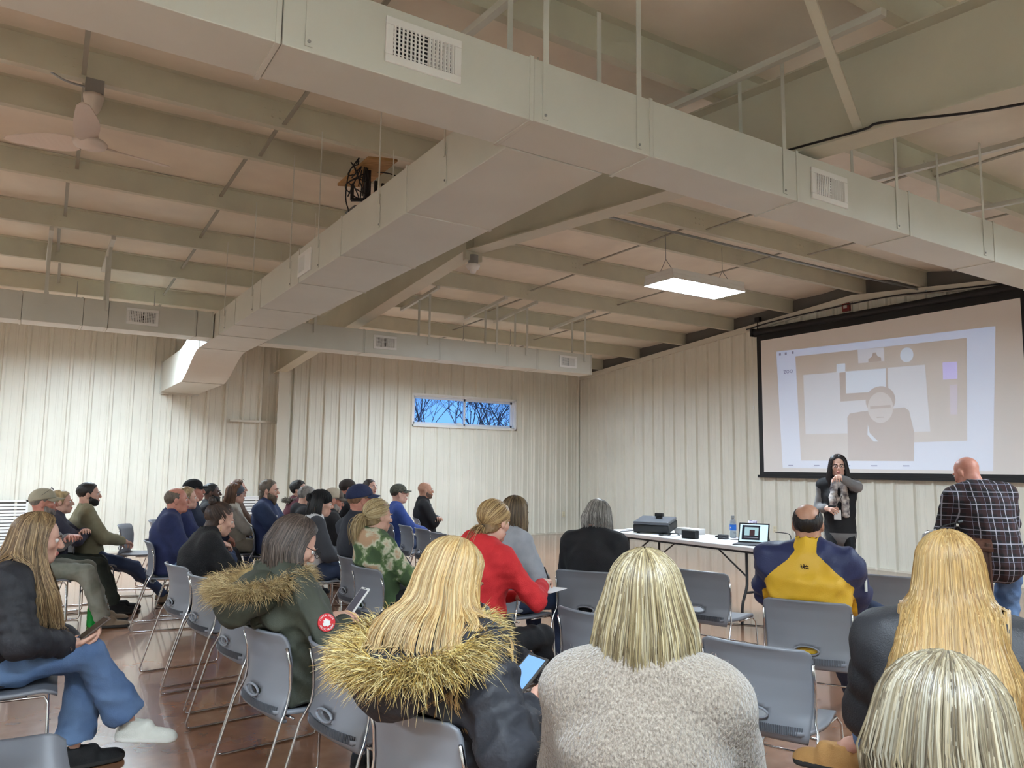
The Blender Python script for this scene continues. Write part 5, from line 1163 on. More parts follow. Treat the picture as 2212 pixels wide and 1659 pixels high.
# --- olive parka with the fur hood
M_parka = cloth('olive_parka', (62, 66, 54), (54, 58, 47), rough=.7, bump=.15, bscale=300)
p = sitter('person in an olive parka with fur-trimmed hood and red sleeve badge', 1.115, 3.46, 1.22, 74, 'grey chair under the person in the olive parka', sex='f', by_head=False, chair_az=82, skin='fair', lean=(-14, -4), neckf=.12, hpitch=-26, hyaw=-14, twist=-4, wrists=((.02, .12, .76), (.13, .11, .76)), ankles=((-.1, .42, .09), (.1, .44, .09)), haircol=(64, 52, 46), hs=.98)
p.body(hands=(.55, .55)).top('parka', M_parka, bulk=.048, sleeve=.036, wr=.020, wsc=17, hem=-.12, collar=.05, seed=8, extra=lambda f, s: [f.cone(s.hipj[e], s.hipj[e] * .4 + s.knee[e] * .6, .128, .118, .05) for e in (-1, 1)]).pants(DKJEANS, 'jeans').shoes()
hood_fur(p, (0, -.10, -.015), .165, .165, -.03, 7500, [(176, 148, 100), (206, 182, 132), (128, 100, 64), (226, 206, 160)], .075, 5, fabric=M_parka, r=.0012)
f = Field(); f.cone(p.neck + p.fw * .0 - p.up * .01, p.neck + p.up * .07 + p.fw * .02, .088, .083, .02); nk = p.neck; f.cut(lambda X, Y, Z: .062 - np.sqrt((X - nk[0]) ** 2 + (Y - nk[1] - .02) ** 2)); V, Q, _ = f.mesh(.010); np_obj('collar_lining', V, Q, cloth('black_lining', (24, 25, 27)), p.o)
p.hair_cap((66, 54, 48), -.12); p.locks(1900, DKBR, .17, [(0, .086, .102, 0), (.06, .098, .108, 0), (.14, .108, .11, .0), (.25, .10, .10, 0)], seed=6, face=72, endvar=.04, curl=.005, r=.0022)
p.glasses((24, 22, 24))
c = on_surface(p, (p.sh[1] * .52 + p.elb[1] * .48), p.right, .025); n_ = unit(p.right + A3(0, -.25, .25))
b = MB(); u_ = unit(np.cross(A3(0, 0, 1), n_)); v_ = np.cross(n_, u_); b.prism([c + u_ * .036 * math.cos(a) + v_ * .036 * math.sin(a) - n_ * .006 for a in [2 * math.pi * k / 28 for k in range(28)]], n_ * .008); bo = b.build('sleeve_badge', mat('badge_red', (206, 34, 44), .5), p.o); bo['label'] = 'round red badge with white emblem'
R_ = Matrix((u_, v_, n_)).transposed().to_4x4(); R_.translation = Vector(c + n_ * .0035)
b = MB(); pts = [(-.016, -.012), (-.010, -.016), (-.002, -.013), (.004, -.018), (.010, -.012), (.018, -.010), (.014, -.002), (.017, .006), (.009, .007), (.007, .014), (.0, .011), (-.004, .018), (-.008, .010), (-.015, .009), (-.012, .002), (-.018, -.003)]; b.prism([R_ @ Vector((x * .95, y * .95, -.002)) for x, y in pts], Vector(n_) * .0022); b.build('badge_emblem', M_white, bo)
for word, up_ in (('CANADA GOOSE', 1), ('ARCTIC PROGRAM', -1)):
    for k, ch in enumerate(word):
        a = math.pi / 2 - up_ * 0 + (-(k - (len(word) - 1) / 2) * .21 if up_ > 0 else math.pi + (k - (len(word) - 1) / 2) * .18)
        if ch != ' ': text_part('badge_letter', ch, .0105, M_white, bo, R_ @ Matrix.Translation((.0285 * math.cos(a), .0285 * math.sin(a), 0)) @ Matrix.Rotation(a - math.pi / 2 + (0 if up_ > 0 else math.pi), 4, 'Z'), .0005)
phone(world(p, (.08, .22, .83)), (math.radians(50), 0, math.radians(-84)), 'white phone in the hands of the person in olive parka', M_white, mat('grey_screen', (96, 98, 112), .1))
# --- blonde in black puffer with golden fur hood, phone with lit screen
p = sitter('person in a black puffer with golden fur hood and ripped jeans, using a phone', 1.185, 2.135, 1.225, 68, 'grey chair under the person in the golden fur-hooded puffer', sex='f', by_head=False, chair_az=80, skin='fair', lean=(-12, -2), neckf=.10, hpitch=-22, hyaw=-10, wrists=((.06, .06, .775), (.22, .04, .74)), elpole=((-1, -.2, -.9), (.8, -.6, -1)), ankles=((-.12, .44, .09), (.12, .46, .09)), haircol=(190, 150, 90), hs=.97)
p.body(hands=(.25, .55), hdir=((.55, 1, .15), (-.35, 1, .25)), hnorm=((.2, .3, -1), (-1, .1, .2))).top('puffer_jacket', M_puff, bulk=.042, sleeve=.032, quilt=(.078, .013, .3), wr=.010, wsc=24, hem=-.05, seed=4, cuff=.01).pants(JEANS, 'jeans', r=(.096, .072, .066, .055)).shoes(M_blkshoe)
hood_fur(p, (0, -.085, -.035), .185, .175, -.045, 9000, [(206, 176, 100), (228, 206, 140), (168, 134, 66), (240, 224, 172), (120, 92, 50)], .088, 9, fabric=M_puff, r=.0013)
p.hair_cap((206, 168, 104), -.14); p.locks(2700, BLOND, .38, [(0, .086, .102, 0), (.07, .092, .106, .0), (.13, .112, .135, .0), (.18, .15, .20, .0), (.25, .175, .25, .0), (.42, .18, .29, -.02)], seed=12, face=64, endvar=.10, curl=.003, k=13, r=.0019, backlen=.36, collide=[p.topo] + [q_ for q_ in p.o.children if q_.name.split('.')[0] in ('hood', 'fur_lining')])
M_rip = cloth('ripped_denim_white', (214, 216, 220), (170, 182, 200), nscale=60)
for e, t_ in ((1, .62), (1, .9), (-1, .75)):
    c = p.hipj[e] * (1 - t_) + p.knee[e] * t_; f = Field(); f.ell(c + A3(e * .015, 0, .066), (.028, .022, .020), .005); V, Q, _ = f.mesh(.006); np_obj('denim_tear', wrinkle(V, Q, .004, 60, 2), Q, M_rip, p.o)
ph = world(p, (.155, .125, .825)); phone(ph, (math.radians(28), math.radians(8), math.radians(-66)), 'phone with lit pale blue screen held by the black puffer', mat('smoke_case', (70, 68, 66), .25), mat('lit_screen', (120, 160, 224), .2, emit=.28))
# --- oat wool sweater, blonde bob
def wool():
    m = mat('cloth_oat_wool', (152, 141, 127), .95, c2=(112, 100, 89), nscale=240, bump=.9, bscale=170, sheen=.4, stretch=(1, 1, .5)); return m
p = sitter('person in a speckled oat wool sweater seen from behind', 1.262, 1.387, 1.255, 48, 'grey chair under the person in the oat wool sweater', lod=1, sex='f', lean=(-3, 4), hpitch=4, sw=.158, wrists=((-.07, .28, .66), (.07, .28, .66)), haircol=(160, 136, 96))
p.body().top('wool_sweater', wool(), bulk=.038, sleeve=.028, wr=.005, wsc=11, hem=-.08, collar=.02, seed=2).pants(JEANS, 'jeans').shoes()
g_ = np.random.default_rng(5); me = p.topo.data; co_ = np.empty(len(me.vertices) * 3, np.float32); me.vertices.foreach_get('co', co_); V = co_.reshape(-1, 3); nr = np.empty(len(me.vertices) * 3, np.float32); me.vertices.foreach_get('normal', nr); N_ = nr.reshape(-1, 3); ii = g_.integers(0, len(V), 3200); P = np.zeros((3200, 3, 3)); d_ = N_[ii] + g_.normal(size=(3200, 3)) * .8
for k in range(3): P[:, k] = V[ii] + d_ * .0040 * k / 2
strands(P, .0004 * np.ones(3200), pal(3200, [(160, 152, 142), (116, 105, 95), (152, 122, 98), (178, 172, 164), (96, 90, 88)], g_), 'wool_fuzz', p.o, taper=.5)
p.hair_cap((160, 136, 96), -.15); p.locks(3300, ASHB, .185, [(0, .092, .106, 0), (.06, .106, .116, 0), (.12, .116, .120, .0), (.19, .108, .108, -.005), (.26, .096, .098, -.01)], seed=21, face=48, endvar=.022, curl=.004, r=.0018, k=11)
# --- man in the yellow and navy jacket
M_yel = cloth('yellow_nylon', (218, 172, 44), (208, 158, 34), rough=.55); M_nav = cloth('navy_nylon', (38, 46, 84), (32, 40, 74), rough=.55)
def zcol(c, tg, s):
    x = np.abs((c - s.neck) @ s.right); dz = s.neck[2] - c[:, 2]; nav = ((tg == 1) | (x > .060 + 1.05 * np.clip(dz, 0, .16) + np.clip(dz - .16, 0, 1) * .5))
    for e in (-1, 1):
        for a, b in ((s.sh[e], s.elb[e]), (s.elb[e], s.wr[e])):
            t_ = np.clip(((c - a) @ (b - a)) / ((b - a) @ (b - a)), 0, 1); ax_ = a + t_[:, None] * (b - a); near = np.linalg.norm(c - ax_, axis=1) < .13
            nav = nav & ~((tg == 1) & near & (((c - ax_) @ s.right) * e < -.005 + .01) & (c[:, 2] < s.sh[e][2] - .12)) 
    return nav.astype(int)
p = sitter('person in a yellow and navy windbreaker seen from behind', 3.76, 2.79, 1.272, 61, 'grey chair under the person in the yellow and navy windbreaker', lod=1, sex='m', skin='tan', lean=(-8, 4), sw=.20, wrists=((-.10, .28, .68), (.10, .30, .66)), elpole=((-1, -.35, -.4), (1, -.35, -.4)), ankles=((.47, .30, .60), (.14, .66, .09)), kneepole=((-.2, .8, 1), (.3, .4, 1)), haircol=(34, 30, 28), hyaw=4)
p.body().top('windbreaker', [M_yel, M_nav], bulk=.050, sleeve=.036, wr=.016, wsc=14, hem=-.02, collar=.045, colfn=zcol, seed=3).pants(DKJEANS, 'jeans').shoes(M_gryshoe, M_sole, yaw=(-75, -5), pitch=(10, 0))
p.fringe((36, 31, 29), top=.048, vol=.003, back=.035)
c = on_surface(p, p.neck - p.up * .075, -p.fw, .02); K_ = lambda x, z: c + p.right * x + p.up * z - p.fw * .003
b = MB()
for q in ([(-.018, .012), (-.012, -.012), (-.006, .008), (.0, -.01)], [(-.004, .014), (.004, .0), (.012, .01)], [(-.01, -.004), (.006, .004), (.02, .002)], [(.004, -.012), (.012, -.006), (.022, -.010)], [(-.02, -.002), (-.012, .004)]): b.tube([K_(x, z) for x, z in q], .0022, 5)
b.build('embroidered_logo', mat('logo_navy', (40, 26, 22), .7), p.o)
c = on_surface(p, p.sh[1] * .45 + p.elb[1] * .55, p.right - A3(0, .4, 0), .02); patch(p, 'sleeve_stripe', c, p.right - A3(0, .4, 0), .018, .07, mat('cloth_white_stripe', (214, 214, 206), .8))
# --- long straight blonde hair, black coat, by the right edge
M_coat = cloth('black_down_coat', (36, 37, 40), (46, 47, 51), rough=.55, nscale=6)
p = sitter('person in a black down coat with a small grey sleeve patch, near the right edge', 2.315, 1.24, 1.285, 62, 'grey chair under the person in the black down coat', lod=1, sex='f', lean=(0, 10), hpitch=0, sw=.17, wrists=((-.08, .28, .66), (.08, .28, .66)), ankles=((-.12, .40, .09), (-.36, .52, .47)), kneepole=((-.1, .4, 1), (.3, .5, 1)), haircol=(190, 150, 96))
p.body().top('down_coat', M_coat, bulk=.044, sleeve=.032, quilt=(.12, .012, 0), wr=.006, hem=-.08, collar=.04).pants(JEANS, 'jeans', short=.10)
M_clog = cloth('tan_clog', (176, 132, 78)); V, Q, mi = SHOES['sneaker']
p.shoes(M_clog, M_dksole, yaw=(4, 62), pitch=(0, -8))
p.hair_cap((196, 158, 104), -.16); p.locks(2900, BLOND[:3] + [(178, 144, 92)], .50, [(0, .086, .102, 0), (.08, .09, .105, .0), (.15, .098, .105, .04), (.22, .112, .09, .115), (.32, .12, .08, .16), (.45, .115, .08, .165), (.62, .10, .08, .16)], seed=31, face=86, endvar=.06, curl=.002, k=14, r=.0019, collide=[p.topo])
c = on_surface(p, p.sh[1] * .4 + p.elb[1] * .6, p.right - A3(0, .5, 0), .02); bo = patch(p, 'sleeve_patch', c, p.right - A3(0, .5, 0), .034, .024, mat('cloth_grey_patch', (190, 188, 182), .8))
# --- ash-blonde head at the lower right corner
p = sitter('person with head bowed at the lower right corner, nearest to the camera', 1.15, .630, 1.175, 74, 'grey chair under the person at the lower right corner', lod=1, sex='f', lean=(2, 14), hpitch=-12, hyaw=-10, haircol=(200, 188, 160), sw=.16)
p.body().top('dark_top', cloth('charcoal_knit', (40, 42, 48)), bulk=.03, wr=.005).pants(JEANS, 'jeans').shoes()
p.hair_cap((190, 174, 142), -.16); p.locks(3000, GREYB, .32, [(0, .088, .104, 0), (.08, .10, .112, .0), (.16, .118, .125, .01), (.28, .13, .13, .03), (.4, .13, .12, .05)], drift=(.26, .22), seed=41, face=70, endvar=.05, curl=.003, k=12, r=.0016)
# --- red hoodie
M_red = cloth('red_fleece', (206, 44, 48), (192, 34, 40)); 
p = sitter('person in a bright red hoodie writing on paper', 2.26, 3.72, 1.285, 74, 'grey chair under the person in the red hoodie', sex='f', skin='fair', lean=(6, 12), hpitch=-10, twist=-8, sw=.165, wrists=((-.02, .30, .72), (.15, .34, .80)), elpole=((-1, -.4, -.6), (1, -.4, -1)), haircol=(150, 116, 74))
p.body(hands=(.55, .9)).top('red_hoodie', M_red, bulk=.026, sleeve=.018, wr=.010, wsc=16, hem=-.12, hood=True, seed=6).pants(BLKPANT).shoes()
p.hair_cap((158, 124, 80), -.08); cols_ = [(150, 116, 74), (186, 152, 104), (210, 180, 130), (120, 92, 60)]
p.pulled(1000, cols_, (0, -.115, -.045), 51, r=.002)
t0 = p.H((0, -.10, -.045)); p.tail(t0, t0 + A3(0, -.06, -.03), t0 + A3(-.02, -.07, -.13), 500, cols_, spread=.035); b = MB(); b.tube([t0 + A3(.014 * math.cos(a), 0, .014 * math.sin(a)) for a in [2 * math.pi * k / 12 for k in range(13)]], .006, 6, cap=False); b.build('hair_tie', M_black, p.o)
t = empty('notepad', world(p, (.10, .43, .755)), p.o.rotation_euler[2] + .2); tag(t, 'white sheets on the lap of the person in red', 'paper'); b = MB(); b.box((-.08, -.11, 0), (.08, .11, .004)); b.build('paper_pad', M_white, t); b = MB(); b.box((-.07, -.10, .004), (.09, .09, .005)); b.build('top_sheet', mat('paper_white', (240, 240, 242), .6), t)
b = MB(); q = world(p, (.14, .42, .79)); b.tube([q, Vector(q) + Vector((-.03, .02, .10))], .004, 8); tag(b.build('pen', M_black), 'dark pen in the hand of the person in red', 'pen')
wt = MB(); wc = p.wr[1] + unit(p.elb[1] - p.wr[1]) * .005; ax_ = unit(p.wr[1] - p.elb[1]); e1 = unit(np.cross(ax_, A3(0, 0, 1))); e2 = np.cross(ax_, e1); wt.tube([wc + (e1 * math.cos(a) + e2 * math.sin(a)) * .030 for a in [2 * math.pi * k / 14 for k in range(15)]], .006, 6, cap=False); wt.build('wristwatch', mat('watch_band', (200, 190, 176), .4), p.o)
# black puffer draped over the red hoodie woman's chair back
L0 = p.o.location; t = empty('draped_jacket', (L0[0], L0[1], 0), p.o.rotation_euler[2]); tag(t, 'black quilted jacket draped over the chair behind the red hoodie', 'jacket')
f = Field(); f.cone((-.20, -.30, .77), (.24, -.30, .75), .045, .045, .04); f.cone((0, -.32, .76), (.02, -.345, .40), .05, .07, .06, 3.2, (1, 0, 0), quilt=(.08, .014, 0)); f.cone((.20, -.31, .72), (.30, -.28, .34), .06, .075, .05, quilt=(.08, .014, 0)); f.cone((.26, -.26, .62), (.30, .10, .40), .05, .06, .05, quilt=(.08, .012, 0))
V, Q, _ = f.mesh(.013); np_obj('quilted_body', wrinkle(V, Q, .010, 16, 4), Q, M_puff, t)
f = Field(); f.cone((-.18, -.35, .74), (-.22, -.37, .40), .04, .035, .03, quilt=(.07, .01, 0)); V, Q, _ = f.mesh(.012); np_obj('sleeve', V, Q, M_puff, t)
# --- grey sweater
p = sitter('person in a pale grey sweatshirt beyond the red hoodie', 3.02, 4.68, 1.25, 78, 'grey chair under the person in the pale grey sweatshirt', sex='f', lean=(2, 8), hpitch=-8, haircol=(100, 82, 60), twist=-8)
p.body().top('sweatshirt', cloth('pale_grey_fleece', (176, 180, 186), (164, 168, 176)), bulk=.026, wr=.007, hem=-.1, collar=.03).pants(DKJEANS, 'jeans').shoes()
p.hair_cap((104, 86, 64), -.1); p.locks(950, [(104, 86, 64), (140, 118, 88), (82, 66, 50)], .10, [(0, .086, .102, 0), (.08, .096, .106, 0), (.2, .09, .09, 0)], seed=61, face=66, r=.0028, k=9)
# --- grey-haired woman in black
p = sitter('person in a plain black jacket seated nearest the white table', 3.52, 4.36, 1.235, 56, 'grey chair under the person in plain black by the table', sex='f', skin='red', lean=(2, 12), hpitch=-22, hyaw=-12, haircol=(120, 112, 104))
p.body().top('black_jacket', cloth('black_fleece', (22, 22, 25), (28, 28, 32)), bulk=.036, wr=.006, hem=-.08, collar=.03).pants(BLKPANT).shoes()
p.hair_cap((110, 104, 98), -.085); p.locks(1000, [(116, 110, 104), (156, 150, 142), (84, 80, 76), (188, 182, 174)], .075, [(0, .092, .106, 0), (.06, .104, .114, 0), (.15, .098, .104, 0)], seed=71, face=62, r=.0028, k=9, curl=.008, endvar=.03)
# --- camouflage hoodie with ponytail
def tiedye():
    m = mat('cloth_tie_dye', (70, 92, 60), .9, c2=(190, 156, 124), nscale=7, bump=.2, bscale=160); r = [n for n in m.node_tree.nodes if n.type == 'VALTORGB'][0].color_ramp
    r.elements[0].position = .49; r.elements[1].position = .64; e = r.elements.new(.575); e.color = lin((206, 206, 180)); e = r.elements.new(.535); e.color = lin((96, 120, 74)); return m
p = sitter('person in a green and tan tie-dye hoodie', 2.15, 5.12, 1.21, 86, 'grey chair under the person in the tie-dye hoodie', sex='f', lean=(-15, -5), hpitch=-4, haircol=(170, 144, 100), wrists=((-.02, .22, .70), (.06, .24, .70)))
p.body().top('tie_dye_hoodie', tiedye(), bulk=.030, sleeve=.024, wr=.007, hem=-.12, hood=True, seed=12).pants(BLKPANT).shoes()
cols_ = [(170, 144, 100), (204, 180, 132), (140, 116, 80), (224, 206, 164)]; p.hair_cap((166, 140, 98), -.075)
p.pulled(850, cols_, (0, -.125, .0), 81, r=.0022)
t0 = p.H((0, -.115, .0)); p.tail(t0, t0 + A3(0, -.07, -.01), t0 + A3(.01, -.06, -.17), 420, cols_, spread=.03, r=.0026); b = MB(); b.tube([t0 + A3(.014 * math.cos(a), 0, .014 * math.sin(a)) for a in [2 * math.pi * k / 12 for k in range(13)]], .006, 6, cap=False); b.build('hair_tie', M_black, p.o)
# --- bun, black fleece
p = sitter('person in a black fleece and light jeans leaning forward', 1.24, 5.86, 1.175, 90, 'grey chair under the person in black fleece', sex='f', chair_az=82, lean=(2, 18), hpitch=-14, haircol=(66, 48, 40), wrists=((-.06, .34, .64), (.06, .36, .64)))
p.body().top('black_fleece', cloth('black_sherpa', (20, 20, 23), (28, 28, 31), bump=.7, bscale=120), bulk=.030, wr=.005, hem=-.08, collar=.05).pants(cloth('light_jeans', (110, 140, 180), (90, 120, 162), nscale=5), 'jeans').shoes()
p.hair_cap((70, 52, 44), -.075); p.pulled(850, [(70, 52, 44), (92, 72, 60), (52, 38, 32)], (0, -.09, .105), 91, r=.0022)
f = Field(); f.ell((0, -.098, .122), (.034, .032, .032), .01); f.ell((.012, -.112, .142), (.02, .02, .020), .01); p.hshape('bun', f, hairmat((66, 48, 40)), wr=.005, wsc=90)
b = MB(); b.tube([p.H((.084, -.002, -.04)), p.H((.086, .004, -.06)), p.H((.084, .002, -.075))], .0025, 5); b.build('earring', mat('gold', (212, 176, 96), .25, .9), p.o)
# ------------------------------------------------------------------ the far groups
NAVYF = cloth('navy_fleece', (38, 48, 92), (32, 42, 80)); OLIVE = cloth('olive_fleece', (150, 144, 116), (138, 132, 104)); GREYT = cloth('grey_tee', (128, 128, 128)); DKGREY = cloth('dark_grey_jacket', (54, 56, 62), (46, 48, 54)); BLACKJ = cloth('black_shell', (28, 28, 31), (34, 34, 38)); BLUESW = cloth('royal_blue_sweater', (58, 82, 150), (48, 70, 136)); CREAM = cloth('cream_knit', (190, 184, 170), (176, 168, 154)); MAROON = cloth('maroon_puffer', (98, 34, 46), (84, 28, 40)); WHITEV = cloth('white_vest', (226, 226, 226), (214, 214, 216)); TWEED = cloth('charcoal_tweed', (66, 68, 74), (44, 46, 50), nscale=120); CARGO = cloth('grey_cargo', (112, 114, 100), (150, 150, 138), nscale=7); GREENP = cloth('dark_green_chinos', (52, 58, 50)); KHAKI = cloth('khaki_cap', (176, 168, 146)); BLKCAP = cloth('black_cap', (26, 25, 29)); NVYCAP = cloth('navy_cap', (38, 48, 84)); CAMOCAP = cloth('camo_cap', (92, 92, 78), (58, 60, 52), nscale=40); TANCAP = cloth('tan_cap', (196, 184, 164)); BRNBRIM = cloth('brown_brim', (96, 84, 74))
FOLD = dict(wrists=((.10, .20, .80), (-.10, .22, .78)), elpole=((-1, .3, -.8), (1, .3, -.8)))
def front_back(front):   # tan back / mesh crown
    return lambda c, tg: (c[:, 1] > front).astype(int)
# left block, first row
p = sitter('person in a khaki cap, grey shirt, dusty cargo trousers and work boots', .19, 8.02, 1.20, 94, 'grey chair under the person in the khaki cap', skin='red', lean=(-6, 4), ankles=((-.14, .50, .09), (.14, .50, .09)), haircol=(150, 140, 128), **FOLD)
p.body().top('grey_tee_shirt', GREYT, bulk=.012, wr=.006, armk=1.05, belly=.03).pants(CARGO, 'cargo_trousers', r=(.10, .08, .078, .075)).shoes(M_boot, M_dksole, 'boot')
p.short_hair((140, 132, 122)).cap([KHAKI]); p.glasses((70, 60, 54), on_top=True); p.beard((150, 140, 132), vol=.004)
p = sitter('person in a slate jacket and dark green chinos with folded arms', .35, 8.66, 1.175, 96, 'grey chair under the person in the slate jacket', sex='f', lean=(-4, 4), ankles=((-.1, .52, .09), (.1, .50, .09)), haircol=(196, 170, 124), **FOLD)
p.body().top('dark_jacket', cloth('slate_jacket', (62, 62, 76)), bulk=.025).pants(GREENP).shoes(M_blkshoe); p.short_hair((198, 172, 126), vol=.006, wr=.005)
p = sitter('person in an olive fleece and jeans with legs stretched out', .60, 8.96, 1.25, 86, 'grey chair under the person in olive fleece', skin='fair', lean=(-14, -6), hyaw=-10, hpitch=2, hip=(0, .02, .53), ankles=((-.12, .74, .09), (.12, .72, .09)), wrists=((-.20, .05, .74), (.05, .30, .66)), haircol=(38, 30, 26))
p.body().top('olive_fleece_pullover', OLIVE, bulk=.026, wr=.008, collar=.05).pants(DKJEANS, 'jeans').shoes(M_boot); p.short_hair((36, 30, 27), vol=.004).beard((32, 26, 24), vol=.006)
# second row
p = sitter('person in a royal blue quarter-zip pullover', 1.24, 7.72, 1.23, 98, 'grey chair under the person in royal blue', skin='red', lean=(-4, 6), haircol=(128, 108, 92), belly=1, ankles=((-.12, .45, .09), (.12, .45, .09)))
p.body().top('blue_pullover', NAVYF, bulk=.032, wr=.006, collar=.045, belly=.05).pants(JEANS, 'jeans').shoes(); p.fringe((120, 104, 90), top=.07)
p = sitter('person in navy half hidden behind the royal blue pullover', 1.44, 8.38, 1.215, 100, 'grey chair under the half-hidden person in navy', sex='f', haircol=(190, 160, 120)); p.body().top('navy_top', NAVYF, bulk=.02).pants(DKJEANS, 'jeans').shoes(); p.short_hair((192, 162, 120), vol=.008, wr=.005)
p = sitter('person in a black ball cap and dark navy work jacket', 1.63, 9.10, 1.28, 102, 'grey chair under the person in the black ball cap', skin='red', haircol=(110, 104, 98), ankles=((-.12, .55, .09), (.12, .5, .09)), hpitch=6)
p.body().top('work_jacket', cloth('dark_navy_jacket', (42, 50, 70)), bulk=.03, collar=.05, belly=.03).pants(DKGREY).shoes(); p.short_hair((120, 114, 108)).cap([BLKCAP])
p = sitter('person in a black jacket just beyond the black ball cap', 1.99, 9.96, 1.215, 104, 'grey chair under the person beyond the black ball cap', skin='dark', haircol=(20, 18, 18)); p.body().top('dark_jacket', BLACKJ, bulk=.03, collar=.04).pants(DKJEANS, 'jeans').shoes(); p.short_hair((24, 22, 22), vol=.0).beard((18, 16, 16), long=.01)
p = sitter('person in a grey knotted headband and cream sweater', 2.15, 9.40, 1.225, 104, 'grey chair under the person with the grey headband', sex='f', haircol=(104, 70, 48), hpitch=2); p.body().top('cream_sweater', CREAM, bulk=.02, wr=.006).pants(cloth('beige_trousers', (170, 162, 146))).shoes(); p.hair_cap((104, 72, 50), -.1, vol=.004); p.locks(550, [(104, 72, 50), (136, 98, 70), (84, 58, 42)], .20, [(0, .086, .10, 0), (.1, .085, .105, .01), (.3, .08, .10, .02)], seed=101, face=80, r=.0035, k=10)
f = Field(); f.ell((0, -.004, .036), (.088, .106, .092), .02); f.cut(lambda X, Y, Z: np.abs(Y * .75 - Z * .55 - .012) - .035); f.cut(lambda X, Y, Z: -.03 - Z); p.hshape('headband', f, cloth('grey_headband', (92, 98, 106)), h=.008, wr=.003); p.glasses((110, 40, 40))
p = sitter('person in brown with sunglasses pushed up on the head, half hidden', 2.46, 10.62, 1.25, 104, 'grey chair under the person in brown with sunglasses', sex='f', haircol=(96, 64, 46)); p.body().top('brown_top', cloth('brown_knit', (96, 74, 60)), bulk=.02).pants(DKJEANS, 'jeans').shoes(); p.hair_cap((96, 66, 48), -.1); p.locks(600, [(96, 66, 48), (124, 88, 64)], .2, [(0, .086, .10, 0), (.1, .09, .105, .01), (.3, .085, .10, .02)], seed=103, face=70, r=.0036, k=9); p.glasses((30, 26, 26), on_top=True)
p = sitter('person in a navy puffer vest with a white name tag', 2.42, 8.98, 1.285, 122, 'grey chair under the person in the navy puffer vest', skin='fair', haircol=(116, 104, 92), hpitch=0, hs=1.02); p.body().top('vest_and_denim_shirt', [cloth('navy_vest', (34, 46, 82)), cloth('denim_shirt', (46, 60, 92))], bulk=.03, quilt=(.09, .008, 0), collar=.06, colfn=lambda c, tg, s: (tg == 1).astype(int)).pants(DKJEANS, 'jeans').shoes()
p.short_hair((122, 108, 94), vol=.006, nape=.02).beard((128, 108, 90), long=.03, vol=.006); c = on_surface(p, p.chest + p.right * .07, p.fw, .02); patch(p, 'name_tag', c, p.fw, .05, .065, M_white)
f = Field(); f.cone((0, -.06, -.02), (0, -.07, -.09), .055, .045, .02, 1.3, (1, 0, 0)); p.hshape('long_back_hair', f, hairmat((118, 104, 90)), wr=.004)
p = sitter('person in a maroon puffer with a grey fur collar', 2.95, 9.58, 1.27, 96, 'grey chair under the person in maroon', sex='f', haircol=(34, 28, 26), hyaw=-30); p.body().top('maroon_puffer_jacket', MAROON, bulk=.036, quilt=(.09, .012, 0), collar=.05).pants(DKJEANS, 'jeans').shoes(); p.short_hair((34, 28, 28), vol=.012, wr=.005, nape=.02); p.glasses((210, 205, 200))
fur_ring(p.o, [(p.neck + A3(.11 * math.sin(a), -.10 * math.cos(a) - .02, .02), unit(A3(math.sin(a), -math.cos(a), .5))) for a in [math.radians(-150 + 25 * k) for k in range(13)]], 500, [(150, 140, 128), (112, 104, 96), (180, 170, 158)], .05, 7, .004)
p = sitter('person in a black hooded jacket behind the white vest', 2.73, 8.55, 1.215, 104, 'grey chair under the person in the black hooded jacket', haircol=(150, 144, 138), hpitch=-10); p.body().top('black_hooded_jacket', BLACKJ, bulk=.034, hood=True).pants(DKJEANS, 'jeans').shoes(); p.short_hair((150, 145, 140), vol=.003)
p = sitter('person in a black knit beanie and white vest over tweed sleeves', 2.33, 6.88, 1.225, 98, 'grey chair under the person in the white vest', sex='f', haircol=(26, 22, 22), hpitch=-4, lean=(4, 8)); p.body().top('white_vest', [WHITEV, TWEED], bulk=.030, wr=.006, hem=-.14, collar=.04, colfn=lambda c, tg, s: (tg == 1).astype(int)).pants(DKJEANS, 'jeans').shoes(); p.beanie(cloth('black_knit', (20, 20, 23), bump=.6, bscale=150)); p.locks(600, [(22, 19, 20), (34, 29, 30)], .16, [(0, .088, .10, 0), (.1, .092, .106, .01), (.25, .08, .10, .02)], seed=111, face=84, r=.0034, k=9)
f = Field(); f.ell((0, -.12, .055), (.045, .035, .045), .02); p.hshape('beanie_bun', f, cloth('black_knit', (20, 20, 23)), wr=.004)
p = sitter('person in a tan mesh cap with brown brim', 2.74, 7.72, 1.205, 100, 'grey chair under the person in the tan mesh cap', skin='red', haircol=(160, 150, 142), hpitch=-10); p.body().top('black_jacket', BLACKJ, bulk=.03, collar=.04).pants(DKJEANS, 'jeans').shoes(); p.short_hair((160, 150, 142)).cap([TANCAP, BRNBRIM], colfn=front_back(.035)); p.beard((170, 160, 152), vol=.004)
p = sitter('person in a dark brown cap and black jacket at the back', 3.54, 9.44, 1.28, 98, 'grey chair under the person in the dark brown cap', skin='red', haircol=(60, 50, 44)); p.body().top('black_jacket', BLACKJ, bulk=.034, collar=.06).pants(DKJEANS, 'jeans').shoes(); p.short_hair((58, 50, 46)).cap([cloth('dark_brown_cap', (56, 46, 42))])
p = sitter('person in a navy ball cap and charcoal jacket', 2.26, 5.74, 1.305, 90, 'grey chair under the person in the navy ball cap', skin='red', haircol=(140, 104, 80), lean=(-13, -5), hpitch=4); p.body().top('charcoal_jacket', cloth('charcoal_shell', (44, 48, 58), (38, 42, 52)), bulk=.04, wr=.008, collar=.05, belly=.03).pants(DKJEANS, 'jeans').shoes(); p.short_hair((150, 112, 84)).cap([NVYCAP])
